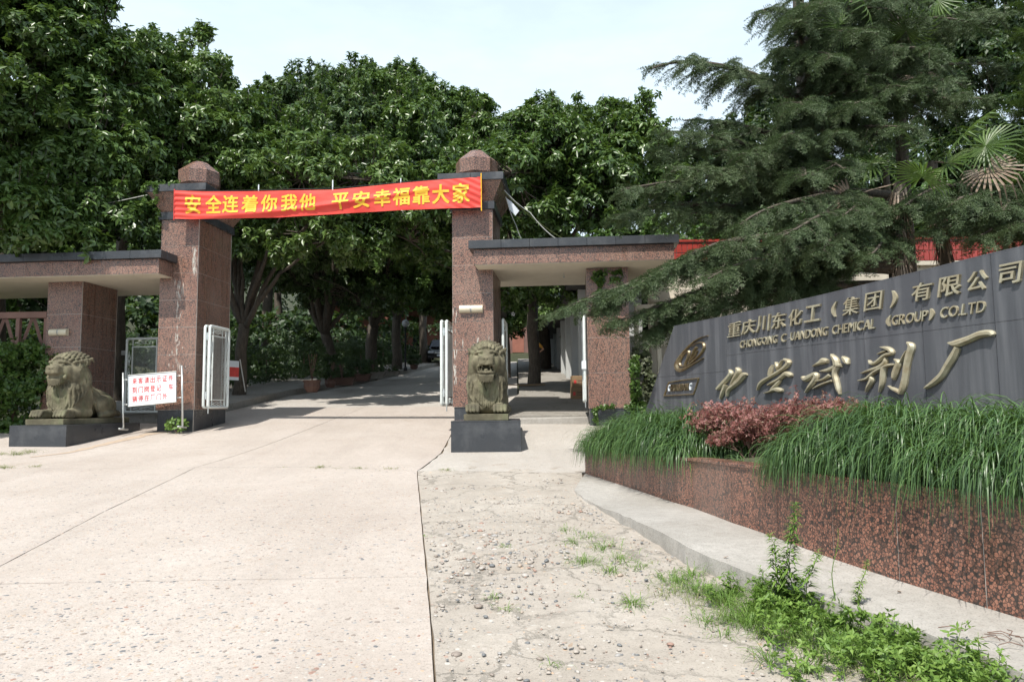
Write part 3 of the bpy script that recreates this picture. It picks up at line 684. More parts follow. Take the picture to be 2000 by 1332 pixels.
# ------------------------------------------------------------------ banner
BT = [(340, 373), (397, 375), (506, 374.5), (650, 371.6), (784, 358.8), (864, 352), (941, 346)]
BB = [(345, 428), (384, 429), (544, 426), (704, 416), (800, 411), (877, 408), (938, 406)]
def onplane(px, py, v):
    d = ray(px, py); n = E2; t = (GO.dot(n)+v-Vector((0, 0, EYE)).dot(n))/d.dot(n); p = Vector((0, 0, EYE))+d*t
    r = p-GO; return r.dot(E1), p.z
bt = [onplane(x, y, -.33) for x, y in BT]; bb = [onplane(x, y, -.33) for x, y in BB]
BX0, BX1 = (bt[0][0]+bb[0][0])/2, (bt[-1][0]+bb[-1][0])/2; BL = BX1-BX0
print('banner', bt, bb)
def bsurf(u, v):                                                   # u along 0..1, v up 0..1 -> local s, depth, z
    s = BX0+u*BL
    zt = np.interp(s, [p[0] for p in bt], [p[1] for p in bt]); zb = np.interp(s, [p[0] for p in bb], [p[1] for p in bb])
    z = zb+(zt-zb)*v
    bow = -.02*math.sin(math.pi*u)*math.cos(math.pi*(v-.5))
    # folds fanning from the corners and one long slack fold
    f1 = .065*math.exp(-((v-(.05+.85*u**1.5))/.10)**2)*math.sin(math.pi*min(1, u*1.1))
    d = v-(.98-.35*u*3); f2 = .02*math.exp(-(d/.10)**2)*math.exp(-u*5)
    f3 = .016*math.sin(34*v+9*u)*math.exp(-((u)/.10)**2)+.014*math.sin(30*(v-.9*(1-u)*6))*math.exp(-((1-u)/.10)**2)
    f4 = .010*math.sin(14*u+6*v)+.006*math.sin(41*u-9*v)*(1-v)
    return s, bow-f1-f2+f3+f4, z
bo = empty('banner', gate(0, -.36), -GA, 'long red cloth banner with yellow characters strung between the two gate pillars', 'banner')
NU, NV = 220, 22; V = [bsurf(i/NU, j/NV) for i in range(NU+1) for j in range(NV+1)]
i = np.arange(NU*(NV+1)).reshape(NU, NV+1)[:, :-1].ravel(); link('banner_cloth', np_mesh('banner_cloth', V, np.stack([i, i+NV+1, i+NV+2, i+1], 1), M['banner'], True), bo)
chars = '安全连着你我他 平安幸福靠大家'
px_c = [379, 419.5, 452.5, 490, 527.5, 567, 603, None, 667, 707.5, 748, 785, 823.5, 861.5, 901]
for ch, pc in zip(chars, px_c):
    if pc is None: continue
    Vt, Ft = text_geo(ch, bold=.022); s_c = onplane(pc, 390, -.33)[0]; u = (s_c-BX0)/BL
    w = .40/BL; h = .66; v0 = .19 if u < .5 else .17
    Vt = fit(Vt, 1, 1); bm = bmesh.new(); vs = [bm.verts.new(p) for p in Vt]
    for q in Ft:
        try: bm.faces.new([vs[k] for k in q])
        except Exception: pass
    for k in range(1, 12):
        for nn, in (((1, 0, 0),), ((0, 1, 0),)): bmesh.ops.bisect_plane(bm, geom=bm.verts[:]+bm.edges[:]+bm.faces[:], plane_co=Vector(nn)*(k/12), plane_no=nn)
    for p in bm.verts:
        a, b, c = bsurf(u+(p.co.x-.5)*w, v0+p.co.y*h); p.co = (a, b-.012-p.co.z*.0008, c)
    me = bpy.data.meshes.new('character'); bm.to_mesh(me); bm.free(); me.materials.append(M['yellow']); link('character', me, bo)
a = bsurf(1, 0); b = bsurf(1, 1)
MB().tube([(a[0]+.01, a[1]-.0, a[2]-.08), (b[0]+.01, b[1], b[2]+.08)], .013, 6).build('banner_pole', M['yellow'], bo)
a = bsurf(0, 0); b = bsurf(0, 1)
MB().tube([(a[0]-.01, a[1], a[2]-.03), (b[0]-.01, b[1], b[2]+.03)], .012, 6).build('banner_pole', M['redpaint'], bo)
for k, (px, py) in enumerate(((505.5, 361), (650, 352), (783, 349))):
    s_, z_ = onplane(px, py, -.33); u = (s_-BX0)/BL; q = bsurf(u, .95)
    MB().tube([(s_, q[1]+.03, q[2]-.3), (s_, q[1]+.03, z_)], .014, 6).build('support_stick', M['signwhite'], bo)
Pw = [(*(lambda q: (q[0], q[1]+.02, q[2]+.035*math.sin(math.pi*k/20)))(bsurf(k/20, 1.0)),) for k in range(21)]
MB().tube(Pw, .009, 5).build('support_wire', M['rubber'], bo)

# ------------------------------------------------------------------ notice stand
g0 = gate(-7.62, -.42); zg = float(gz(*gate(-6.35, -.5).xy))
ns = empty('notice_stand', (0, 0, 0), 0, 'white notice with three lines of red writing on a silver tube stand', 'notice stand')
YN = 17.05
ns_o = at(300, 838, YN); ns.location = ns_o; ns.rotation_euler = (math.radians(-4), math.radians(-2.0), math.radians(-2))
px2m = YN/F
def npt(px, py): return ((px-300)*px2m, 0, (838-py)*px2m)
m = MB(); m.tube([npt(235, 725), npt(238, 800), npt(240, 836)], .022, 8).tube([npt(352, 716), npt(355, 780), npt(357, 838)], .022, 8)
for a, b, c, d in ((236, 739, 246, 739), (239, 788, 248, 788), (341, 736, 353, 736), (343, 779, 356, 779)): m.tube([npt(a, b), npt(c, d)], .012, 6)
m.tube([(npt(357, 838)[0], -.22, .02), (npt(357, 838)[0], .18, .02)], .024, 6).tube([(npt(240, 836)[0], -.18, .03), (npt(240, 836)[0], .18, .03)], .024, 6)
m.build('tube_frame', M['steel'], ns, smooth=True)
TL, TR, BR_, BL_ = npt(246, 731), npt(341.5, 727.5), npt(343.5, 787), npt(249, 792)
def quad(fx, fz, y=0):
    a = Vector(BL_).lerp(Vector(BR_), fx); b = Vector(TL).lerp(Vector(TR), fx); p = a.lerp(b, fz); return (p.x, y, p.z)
m = MB(); m.add([quad(0, 0, -.012), quad(1, 0, -.012), quad(1, 1, -.012), quad(0, 1, -.012), quad(0, 0, .012), quad(1, 0, .012), quad(1, 1, .012), quad(0, 1, .012)], [(0, 1, 2, 3), (7, 6, 5, 4), (0, 4, 5, 1), (1, 5, 6, 2), (2, 6, 7, 3), (3, 7, 4, 0)])
m.build('notice_board', M['signwhite'], ns)
MB().tube([quad(x, z, -.012) for x, z in ((0, 0), (1, 0), (1, 1), (0, 1), (0, 0))], .016, 6).build('board_frame', M['steel'], ns)
for line, (zb, n) in zip(('来客请出示证件', '到门岗登记，车', '辆停在厂门外'), ((.70, 7), (.41, 7), (.12, 6))):
    Ls = MB()
    for k, ch in enumerate(line):
        Ls = MB(); Vt, Ft = text_geo(ch, bold=.010)
        Vt = fit(Vt, .098, .20) if ch != '，' else fit(Vt, .02, .05)
        Ls.add([quad(.085+k*.126+x, zb+y, -.0155-.0006*l_) for x, y, l_ in Vt], Ft)
        Ls.build('red_character', M['redpaint'], ns)

# ------------------------------------------------------------------ signboard
EB = Vector((.298, -1, 0)).normalized(); NB = Vector((-1, -.298, 0)).normalized()
B0 = Vector((6.46-.298*12.55, 12.55, 0))
def board(px, py, off=0):                                          # pixel -> (along, height) on the board face
    d = ray(px, py); O = Vector((0, 0, EYE)); t = (B0.dot(NB)-O.dot(NB))/d.dot(NB); p = O+d*t; return (p-B0).dot(EB), p.z
sb = empty('signboard', B0, math.atan2(EB.y, EB.x), 'large dark grey granite signboard with raised brass lettering and round emblem above the planter', 'signboard')
# local: x along, y = away from viewer (into the bed side), z up
tl = board(1316, 638); bl = board(1259, 808); print('board', tl, bl, board(2000, 482))
def bb_top(x): return tl[1]+(board(2000, 482)[1]-tl[1])*(x-tl[0])/(board(2000, 482)[0]-tl[0])-.035*math.sin(math.pi*min(1, max(0, (x-tl[0])/(5.9))))
slope = (tl[0]-bl[0])/(tl[1]-bl[1]); zb0 = .75
def leftx(z): return tl[0]-(tl[1]-z)*slope
cuts = [board(px, py)[0] for px, py in ((1417, 640), (1500, 600), (1583, 583), (1682, 560), (1795, 530), (1934, 498))]
cuts = [c for c in cuts]+[cuts[-1]+1.05*k for k in range(1, 4)]
zmid = board(1700, 660)[1]
def bpanel(xa, xb, z0, zt0, zt1, slant):
    def L(z): return leftx(z) if slant else xa+.003
    n = 3; V = []
    pts = [(L(z0), z0), (xb-.003, z0), (xb-.003, zt1), (L(zt0), zt0)]
    for y in (0, .025): V += [(x, y, z) for x, z in pts]
    MB().add(V, [(0, 1, 2, 3), (7, 6, 5, 4), (0, 4, 5, 1), (1, 5, 6, 2), (2, 6, 7, 3), (3, 7, 4, 0)]).build('board_panel', M['board'], sb)
edges = [tl[0]]+cuts
zm1 = board(1390, 728)[1]
for k in range(len(edges)-1):
    xa, xb = edges[k], edges[k+1]
    bpanel(xa, xb, zb0, zm1-.002, zm1-.002, k == 0) if k == 0 else bpanel(xa, xb, zb0, zmid-.002, zmid-.002, False)
    bpanel(xa, xb, (zm1 if k == 0 else zmid)+.002, bb_top(xa), bb_top(xb), k == 0)
V = []
xe = edges[-1]
pts = [(leftx(zb0)+.03, zb0)]+[(xe-.02, zb0)]+[(x, bb_top(x)-.03) for x in reversed(edges[1:])][0:]+[(leftx(tl[1])+.04, tl[1]-.03)]
pts[2] = (xe-.02, pts[2][1])
m = MB(); n = len(pts); V = [(x, .022, z) for x, z in pts]+[(x, .38, z) for x, z in pts]
m.add(V, [tuple(range(n)), tuple(range(2*n-1, n-1, -1))]+[(i, n+i, n+(i+1) % n, (i+1) % n) for i in range(n)]); m.build('board_core', M['grout'], sb)
# back and edge slabs
m = MB()
ex = [tl[0]]+edges[1:]
V = []
for x in ex: V += [(x if x != tl[0] else leftx(tl[1]), -.001, bb_top(x)-.001), (x, .41, bb_top(x)-.001), (x, .41, bb_top(x)+.012), (x, -.001, bb_top(x)+.012)]
m.add(V, [(i*4+j, i*4+(j+1) % 4, (i+1)*4+(j+1) % 4, (i+1)*4+j) for i in range(len(ex)-1) for j in range(4)]+[(3, 2, 1, 0)]); m.build('coping', M['board'], sb)
m = MB(); m.add([(leftx(zb0), .026, zb0), (leftx(tl[1]), .026, tl[1]-.002), (leftx(tl[1]), .41, tl[1]-.002), (leftx(zb0), .41, zb0), (leftx(zb0)+.04, .026, zb0), (leftx(tl[1])+.05, .026, tl[1]-.002), (leftx(tl[1])+.05, .41, tl[1]-.002), (leftx(zb0)+.04, .41, zb0)], [(0, 1, 2, 3), (7, 6, 5, 4), (0, 4, 5, 1), (1, 5, 6, 2), (2, 6, 7, 3), (3, 7, 4, 0)]); m.build('end_panel', M['board'], sb)
def raised(name, V2, Fc, depth, mat, lift=.0):
    """flat outline (x along, z up) raised from the board as a solid letter with bevelled edge"""
    bm = bmesh.new(); vs = [bm.verts.new((p[0], -depth-lift-(.0008*p[2] if len(p) > 2 else 0), p[1])) for p in V2]
    for q in Fc:
        try: bm.faces.new([vs[k] for k in q])
        except Exception: pass
    bmesh.ops.remove_doubles(bm, verts=bm.verts[:], dist=1e-5)
    r = bmesh.ops.extrude_face_region(bm, geom=bm.faces[:], use_keep_orig=True)
    for g in r['geom']:
        if isinstance(g, bmesh.types.BMVert): g.co.y = -lift+.001
    bmesh.ops.recalc_face_normals(bm, faces=bm.faces[:])
    me = bpy.data.meshes.new(name); bm.to_mesh(me); bm.free(); me.materials.append(mat); return link(name, me, sb)
KSH = .22
def zh_char(ch, x0, x1, y0, y1, bold=None, depth=.028, mat=None, half=None):
    """box given in photo coordinates: bottom left and top right of the slanted character"""
    a0, z0 = board(x0, y1); a1, z1 = board(x1, y0); h = z1-z0; w = (a1-a0)-KSH*h
    if ch in '（）':
        m_ = []; sgn = 1 if ch == '（' else -1; n = 10; Vp = []; 
        for k in range(n+1):
            t = k/n; bow = math.sin(math.pi*t)*w*.55; th = .008+.018*math.sin(math.pi*t)
            cx = (a0+w*.8-bow) if sgn > 0 else (a0+w*.2+bow)
            cx += KSH*h*t; Vp += [(cx-th, z0+h*t), (cx+th, z0+h*t)]
        return raised('letter', Vp, [(2*k, 2*k+1, 2*k+3, 2*k+2) for k in range(n)], depth, mat or M['brass'])
    Vt, Ft = text_geo(ch, bold=(.006 if ch in '重集团' else .012) if bold is None else bold, res=3); Vt = fit(Vt, w, h, KSH)
    return raised('letter', [(a0+x, z0+y, l_) for x, y, l_ in Vt], Ft, depth, mat or M['brass'])
S1 = 1/6.667
for ch, x0, x1, y0, y1 in (('重', 155, 335, 445, 665), ('庆', 335, 525, 410, 630), ('川', 525, 715, 355, 600), ('东', 725, 920, 320, 560), ('化', 945, 1135, 275, 520), ('工', 1155, 1380, 222, 475), ('（', 1505, 1590, 190, 400), ('集', 1655, 1885, 115, 385)):
    zh_char(ch, 1400+x0*S1, 1400+x1*S1, 560+y0*S1, 560+y1*S1)
S2 = 1/6.25
for ch, x0, x1, y0, y1 in (('团', 65, 300, 480, 745), ('）', 375, 475, 475, 700), ('有', 640, 910, 362, 630), ('限', 965, 1265, 280, 575), ('公', 1315, 1585, 220, 510), ('司', 1695, 2010, 118, 430)):
    zh_char(ch, 1680+x0*S2, 1680+x1*S2, 490+y0*S2, 490+y1*S2)
# english line: one baseline and height measured at both ends
eb = [board(1447.5, 680.5), board(1911, 611.5)]; et = [board(1456, 664.5), board(1927, 587)]
zE = lambda a: np.interp(a, [eb[0][0], eb[1][0]], [eb[0][1], eb[1][1]]); hE = (et[0][1]-eb[0][1]+et[1][1]-eb[1][1])/2
GL = {}
def word(s, xa, xb, mat=None, nm='letter'):
    """letters spread between photo columns xa (bottom left) and xb (top right)"""
    am = board(xa, 672-.15*(xa-1447)+6)[0]; bm_ = board(xb, 672-.15*(xb-1447)-6)[0]; total = bm_-am-KSH*hE
    ws = []
    for ch in s:
        if ch not in GL: GL[ch] = text_geo(ch, bold=.005, res=3)
        V = GL[ch][0]; ws.append(max(.06, np.ptp(V[:, 0])))
    gap = .09; tot = sum(ws)+gap*(len(s)-1); k = total/tot; x = am
    for ch, w in zip(s, ws):
        V, Fc = GL[ch]; hh = hE if ch != '.' else hE*.16; V = fit(V, w*k, hh*(1.0), KSH)
        raised(nm, [(x+px_, zE(x)+py_, l_) for px_, py_, l_ in V], Fc, .020, mat or M['brass']); x += (w+gap)*k
c3 = lambda v: 1400+v*S1
c4 = lambda v: 1680+v*S2
word('CHONGQING', c3(310), c3(805)); word('C', c3(845), c3(920)); word('UANDONG', c3(968), c3(1465)); word('CHEMICAL', c3(1510), c4(205))
word('GROUP', c4(395), c4(845)); word('CO.LTD', c4(985), c4(1555))
a_ = board(c3(925), 655)[0]; raised('letter', [(a_, zE(a_)+hE*.30), (a_+.10, zE(a_)+hE*.42), (a_+.10, zE(a_)+hE*.46), (a_, zE(a_)+hE*.34)], [(0, 1, 2, 3)], .006, M['lime'])
for ch, xa, xb, ya, yb in (('（', c4(330), c4(395), 785, 925), ('）', c4(850), c4(912), 700, 850)): zh_char(ch, xa, xb, 490+ya*S2, 490+yb*S2, depth=.02)
# brush strokes of the big characters
def catmull(P, n=6):
    P = [np.array(p, float) for p in P]; Q = [2*P[0]-P[1]]+P+[2*P[-1]-P[-2]]; out = []
    for i in range(1, len(Q)-2):
        for k in range(n):
            t = k/n; a, b, c, d = Q[i-1:i+3]; out.append(.5*((2*b)+(-a+c)*t+(2*a-5*b+4*c-d)*t*t+(-a+3*b-3*c+d)*t**3))
    out.append(P[-1]); return out
def stroke(mb_, pts, ox, oy, sc, depth=.040, ridge=.022):
    C = catmull(pts); n = len(C); V = []
    for i in range(n):
        x, y, w = C[i]; w = max(w, 6); t = C[min(i+1, n-1)][:2]-C[max(i-1, 0)][:2]; t = t/max(1e-6, np.linalg.norm(t)); nn = np.array([-t[1], t[0]])
        e = .5; c = board(ox+x/sc, oy+y/sc)
        L = board(ox+(x+nn[0]*w*e)/sc, oy+(y+nn[1]*w*e)/sc); R_ = board(ox+(x-nn[0]*w*e)/sc, oy+(y-nn[1]*w*e)/sc)
        hgt = depth*min(1, .5+w/80)
        lin = lambda p, q, f: (p[0]+(q[0]-p[0])*f, p[1]+(q[1]-p[1])*f)
        a = lin(L, R_, .30); b = lin(L, R_, .70)
        V += [(L[0], -.001, L[1]), (L[0], -hgt*.6, L[1]), (a[0], -hgt-ridge*.6, a[1]), (b[0], -hgt-ridge*.6, b[1]), (R_[0], -hgt*.6, R_[1]), (R_[0], -.001, R_[1])]
    Fc = [(i*6+j, i*6+j+1, (i+1)*6+j+1, (i+1)*6+j) for i in range(n-1) for j in range(5)]+[tuple(range(5, -1, -1)), tuple(range((n-1)*6, n*6))]
    mb_.add(V, Fc)
C1 = (1390, 640, 6.667); C2 = (1660, 630, 6.667)
BIG = [
 (C1, [[(250, 545, 14), (265, 600, 55), (195, 690, 60), (105, 785, 52), (90, 810, 20)], [(200, 745, 55), (165, 830, 45), (130, 925, 18)], [(345, 520, 26), (362, 570, 66), (320, 650, 48), (265, 745, 16)], [(475, 605, 26), (430, 620, 74), (370, 690, 74), (295, 755, 62), (235, 810, 44), (215, 895, 16)]]),
 (C1, [[(812, 484, 10), (788, 550, 48), (775, 620, 42)], [(852, 448, 14), (875, 500, 46), (872, 550, 18)], [(935, 425, 14), (912, 470, 26), (900, 520, 14)], [(960, 405, 16), (1020, 450, 62), (960, 525, 56), (860, 590, 48), (760, 650, 40), (680, 700, 50), (640, 750, 34), (615, 815, 12)], [(1070, 620, 22), (1040, 618, 64), (980, 602, 64), (900, 665, 46), (820, 710, 40), (755, 745, 26)], [(920, 680, 18), (865, 740, 44), (800, 805, 34)], [(945, 820, 26), (900, 815, 66), (840, 800, 56), (780, 830, 32), (700, 850, 10)]]),
 (C1, [[(1335, 505, 8), (1420, 460, 48), (1470, 435, 84), (1535, 440, 40)], [(1205, 640, 40), (1240, 670, 70), (1300, 640, 70), (1370, 605, 56), (1375, 655, 66), (1310, 750, 50), (1240, 845, 14)], [(1580, 345, 16), (1628, 420, 78), (1642, 500, 74), (1622, 600, 58), (1645, 700, 56), (1668, 790, 46), (1690, 865, 14)], [(1440, 565, 22), (1540, 550, 52), (1645, 500, 54), (1715, 490, 44)], [(1730, 372, 14), (1765, 425, 84), (1800, 475, 24)], [(1370, 700, 18), (1480, 670, 40), (1560, 615, 48)], [(1340, 795, 14), (1450, 740, 36), (1590, 690, 34)]]),
 (C2, [[(420, 318, 12), (500, 335, 52), (555, 365, 56), (570, 400, 44), (480, 425, 48), (385, 505, 48), (310, 535, 46), (268, 490, 10)], [(380, 412, 8), (450, 382, 26), (500, 365, 18)], [(492, 455, 12), (478, 520, 60), (400, 580, 56), (300, 615, 46), (165, 660, 12)], [(620, 545, 26), (520, 558, 44), (420, 600, 48), (330, 655, 46), (240, 730, 42), (135, 755, 20)], [(300, 690, 16), (308, 745, 60), (275, 815, 48), (230, 905, 12)], [(462, 585, 66), (450, 690, 64), (440, 800, 48), (405, 905, 10)], [(605, 475, 12), (655, 520, 66), (620, 620, 82), (600, 690, 66), (598, 748, 12)], [(758, 368, 10), (722, 440, 24), (680, 525, 16)], [(775, 255, 20), (820, 310, 84), (790, 420, 86), (760, 560, 76), (742, 700, 70), (712, 830, 82), (682, 930, 36)], [(690, 915, 50), (600, 870, 42), (522, 822, 8)]]),
 (C2, [[(1300, 262, 10), (1400, 275, 96), (1560, 222, 92), (1720, 155, 92), (1850, 140, 84), (1900, 165, 40)], [(1425, 325, 70), (1370, 430, 96), (1290, 560, 92), (1210, 690, 86), (1110, 780, 74), (1005, 855, 26)]])]
for (ox, oy, sc), strokes in BIG:
    m = MB()
    for s_ in strokes: stroke(m, s_, ox, oy, sc)
    m.build('brush_character', M['brass'], sb)
m = MB(); LGO = (1280, 630, 8.329)
for s_ in ([(868, 212, 8), (740, 252, 18), (620, 330, 26), (500, 450, 32), (405, 570, 38), (350, 690, 62), (385, 765, 72), (470, 755, 52), (600, 690, 32), (720, 622, 20), (800, 572, 8)],
           [(605, 388, 8), (700, 330, 18), (790, 335, 28), (806, 420, 32), (735, 530, 26), (640, 620, 30), (540, 690, 28), (450, 710, 24), (408, 660, 28), (440, 570, 16)]): stroke(m, s_, *LGO, depth=.03, ridge=.02)
m.build('emblem_ring', M['brass_dark'], sb)
m = MB()
for s_ in ([(428, 592, 8), (500, 500, 18), (560, 468, 34), (548, 560, 34), (490, 690, 26)], [(560, 655, 20), (602, 560, 24), (650, 450, 34), (690, 398, 32)], [(572, 640, 20), (645, 560, 20), (700, 455, 16)]): stroke(m, s_, *LGO, depth=.03, ridge=.02)
m.build('emblem_mark', M['brass_dark'], sb)
m = MB()
for s_ in ([(222, 975, 22), (470, 935, 22), (715, 905, 22)], [(715, 905, 18), (672, 1040, 18), (630, 1165, 18)], [(630, 1165, 22), (390, 1178, 22), (150, 1190, 22)], [(150, 1190, 18), (190, 1080, 18), (225, 975, 18)]): stroke(m, s_, *LGO, depth=.02, ridge=.012)
m.build('nameplate_frame', M['brass_dark'], sb)
n = 9
for k, ch in enumerate('CHUANDONG'):
    f0 = (k+.1)/n; f1 = (k+.86)/n
    xb0 = 212+(600-212)*f0; xb1 = 212+(600-212)*f1; yb = 1122-22*f0
    a0, z0 = board(1280+xb0/8.329, 630+yb/8.329); a1, _ = board(1280+xb1/8.329, 630+yb/8.329)
    h = board(1280+230/8.329, 630+1008/8.329)[1]-board(1280+212/8.329, 630+1120/8.329)[1]
    V, Fc = text_geo(ch, bold=.02, res=2); V = fit(V, (a1-a0), h, .2); raised('letter', [(a0+x, z0+y, l_) for x, y, l_ in V], Fc, .02, M['signwhite'] if k in (0, 8) else M['brass_dark'])
# ------------------------------------------------------------------ solid sculpting: a distance field turned into one continuous surface
class Field:
    def __init__(s, lo, hi, h):
        s.h = h; s.lo = np.array(lo, float); n = np.ceil((np.array(hi)-s.lo)/h).astype(int)+1; s.n = n
        s.x = (s.lo[0]+h*np.arange(n[0])).astype(np.float32); s.y = (s.lo[1]+h*np.arange(n[1])).astype(np.float32); s.z = (s.lo[2]+h*np.arange(n[2])).astype(np.float32)
        s.d = np.full(n, 1e3, np.float32)
    def sl(s, lo, hi, pad):
        out = []
        for a, l, h_ in ((s.x, lo[0], hi[0]), (s.y, lo[1], hi[1]), (s.z, lo[2], hi[2])):
            i0 = int(np.clip(np.searchsorted(a, l-pad), 0, len(a)-1)); i1 = int(np.clip(np.searchsorted(a, h_+pad)+1, i0+1, len(a))); out.append(slice(i0, i1))
        return tuple(out)
    def grid(s, q): return s.x[q[0]][:, None, None], s.y[q[1]][None, :, None], s.z[q[2]][None, None, :]
    def put(s, q, d, k, mode):
        a = s.d[q]
        if mode == 'sub':
            h = np.clip(.5-.5*(a+d)/k, 0, 1); s.d[q] = a*(1-h)+(-d)*h+k*h*(1-h)
        else:
            h = np.clip(.5+.5*(a-d)/k, 0, 1); s.d[q] = a*(1-h)+d*h-k*h*(1-h)
    def ell(s, c, r, k=.04, mode='add', rot=0):
        c = np.array(c, float); r = np.array(r, float); R_ = max(r); q = s.sl(c-R_, c+R_, .12+k); X, Y, Z = s.grid(q); x, y, z = X-c[0], Y-c[1], Z-c[2]
        if rot: cs, sn = math.cos(rot), math.sin(rot); y, z = y*cs+z*sn, -y*sn+z*cs
        k0 = np.sqrt((x/r[0])**2+(y/r[1])**2+(z/r[2])**2); k1 = np.sqrt((x/r[0]**2)**2+(y/r[1]**2)**2+(z/r[2]**2)**2)+1e-6
        s.put(q, (k0*(k0-1)/k1).astype(np.float32), k, mode)
    def box(s, c, b, r=.03, k=.03, mode='add'):
        c = np.array(c, float); b = np.array(b, float)-r; q = s.sl(c-b-r, c+b+r, .1+k); X, Y, Z = s.grid(q)
        x, y, z = np.abs(X-c[0])-b[0], np.abs(Y-c[1])-b[1], np.abs(Z-c[2])-b[2]
        d = np.sqrt(np.maximum(x, 0)**2+np.maximum(y, 0)**2+np.maximum(z, 0)**2)+np.minimum(np.maximum(x, np.maximum(y, z)), 0)-r
        s.put(q, d.astype(np.float32), k, mode)
    def cap(s, a, b, ra, rb=None, k=.03, mode='add'):
        a = np.array(a, float); b = np.array(b, float); rb = ra if rb is None else rb; m = max(ra, rb)
        q = s.sl(np.minimum(a, b)-m, np.maximum(a, b)+m, .03+k*1.5); X, Y, Z = s.grid(q); ab = b-a; L = ab@ab+1e-9
        t = np.clip(((X-a[0])*ab[0]+(Y-a[1])*ab[1]+(Z-a[2])*ab[2])/L, 0, 1)
        d = np.sqrt((X-a[0]-t*ab[0])**2+(Y-a[1]-t*ab[1])**2+(Z-a[2]-t*ab[2])**2)-(ra+(rb-ra)*t)
        s.put(q, d.astype(np.float32), k, mode)
    def line(s, P, R, k=.02, mode='add'):
        for i in range(len(P)-1): s.cap(P[i], P[i+1], R[i], R[i+1], k, mode)
    def at(s, p):
        i = np.clip(((np.array(p)-s.lo)/s.h).round().astype(int), 0, s.n-1); return float(s.d[tuple(i)])
    def surf(s):
        """surface nets"""
        d = s.d; ins = d < 0
        c = np.zeros(np.array(d.shape)-1, np.int8)
        for i in (0, 1):
            for j in (0, 1):
                for k in (0, 1): c += ins[i:d.shape[0]-1+i, j:d.shape[1]-1+j, k:d.shape[2]-1+k]
        act = (c > 0) & (c < 8); idx = np.full(c.shape, -1, np.int64); ii = np.argwhere(act); idx[act] = np.arange(len(ii))
        P = np.zeros((len(ii), 3)); W_ = np.zeros(len(ii)); co = [(i, j, k) for i in (0, 1) for j in (0, 1) for k in (0, 1)]
        val = {o: d[ii[:, 0]+o[0], ii[:, 1]+o[1], ii[:, 2]+o[2]] for o in co}
        for o in co:
            for ax in range(3):
                if o[ax] == 0:
                    o2 = list(o); o2[ax] = 1; o2 = tuple(o2); a, b = val[o], val[o2]; m_ = (a < 0) != (b < 0); t = np.where(m_, a/np.where(m_, a-b, 1), 0)
                    p = np.tile(np.array(o, float), (len(ii), 1)); p[:, ax] = t; P += p*m_[:, None]; W_ += m_
        V = (ii+P/W_[:, None])*s.h+s.lo; Q = []
        for ax in range(3):
            sh = [slice(None)]*3; a = [slice(None)]*3; a[ax] = slice(0, -1); b = [slice(None)]*3; b[ax] = slice(1, None)
            A, B = ins[tuple(a)], ins[tuple(b)]; o1, o2 = [x for x in range(3) if x != ax]
            E_ = np.argwhere(A != B); E_ = E_[(E_[:, o1] > 0) & (E_[:, o2] > 0) & (E_[:, o1] < c.shape[o1]) & (E_[:, o2] < c.shape[o2])]
            sgn = A[tuple(E_.T)]
            def cid(d1, d2):
                e = E_.copy(); e[:, o1] -= d1; e[:, o2] -= d2; return idx[tuple(e.T)]
            q = np.stack([cid(1, 1), cid(0, 1), cid(0, 0), cid(1, 0)], 1)
            if ax == 1: q = q[:, ::-1]
            q = np.where(sgn[:, None], q, q[:, ::-1]); Q.append(q)
        return V, np.concatenate(Q)

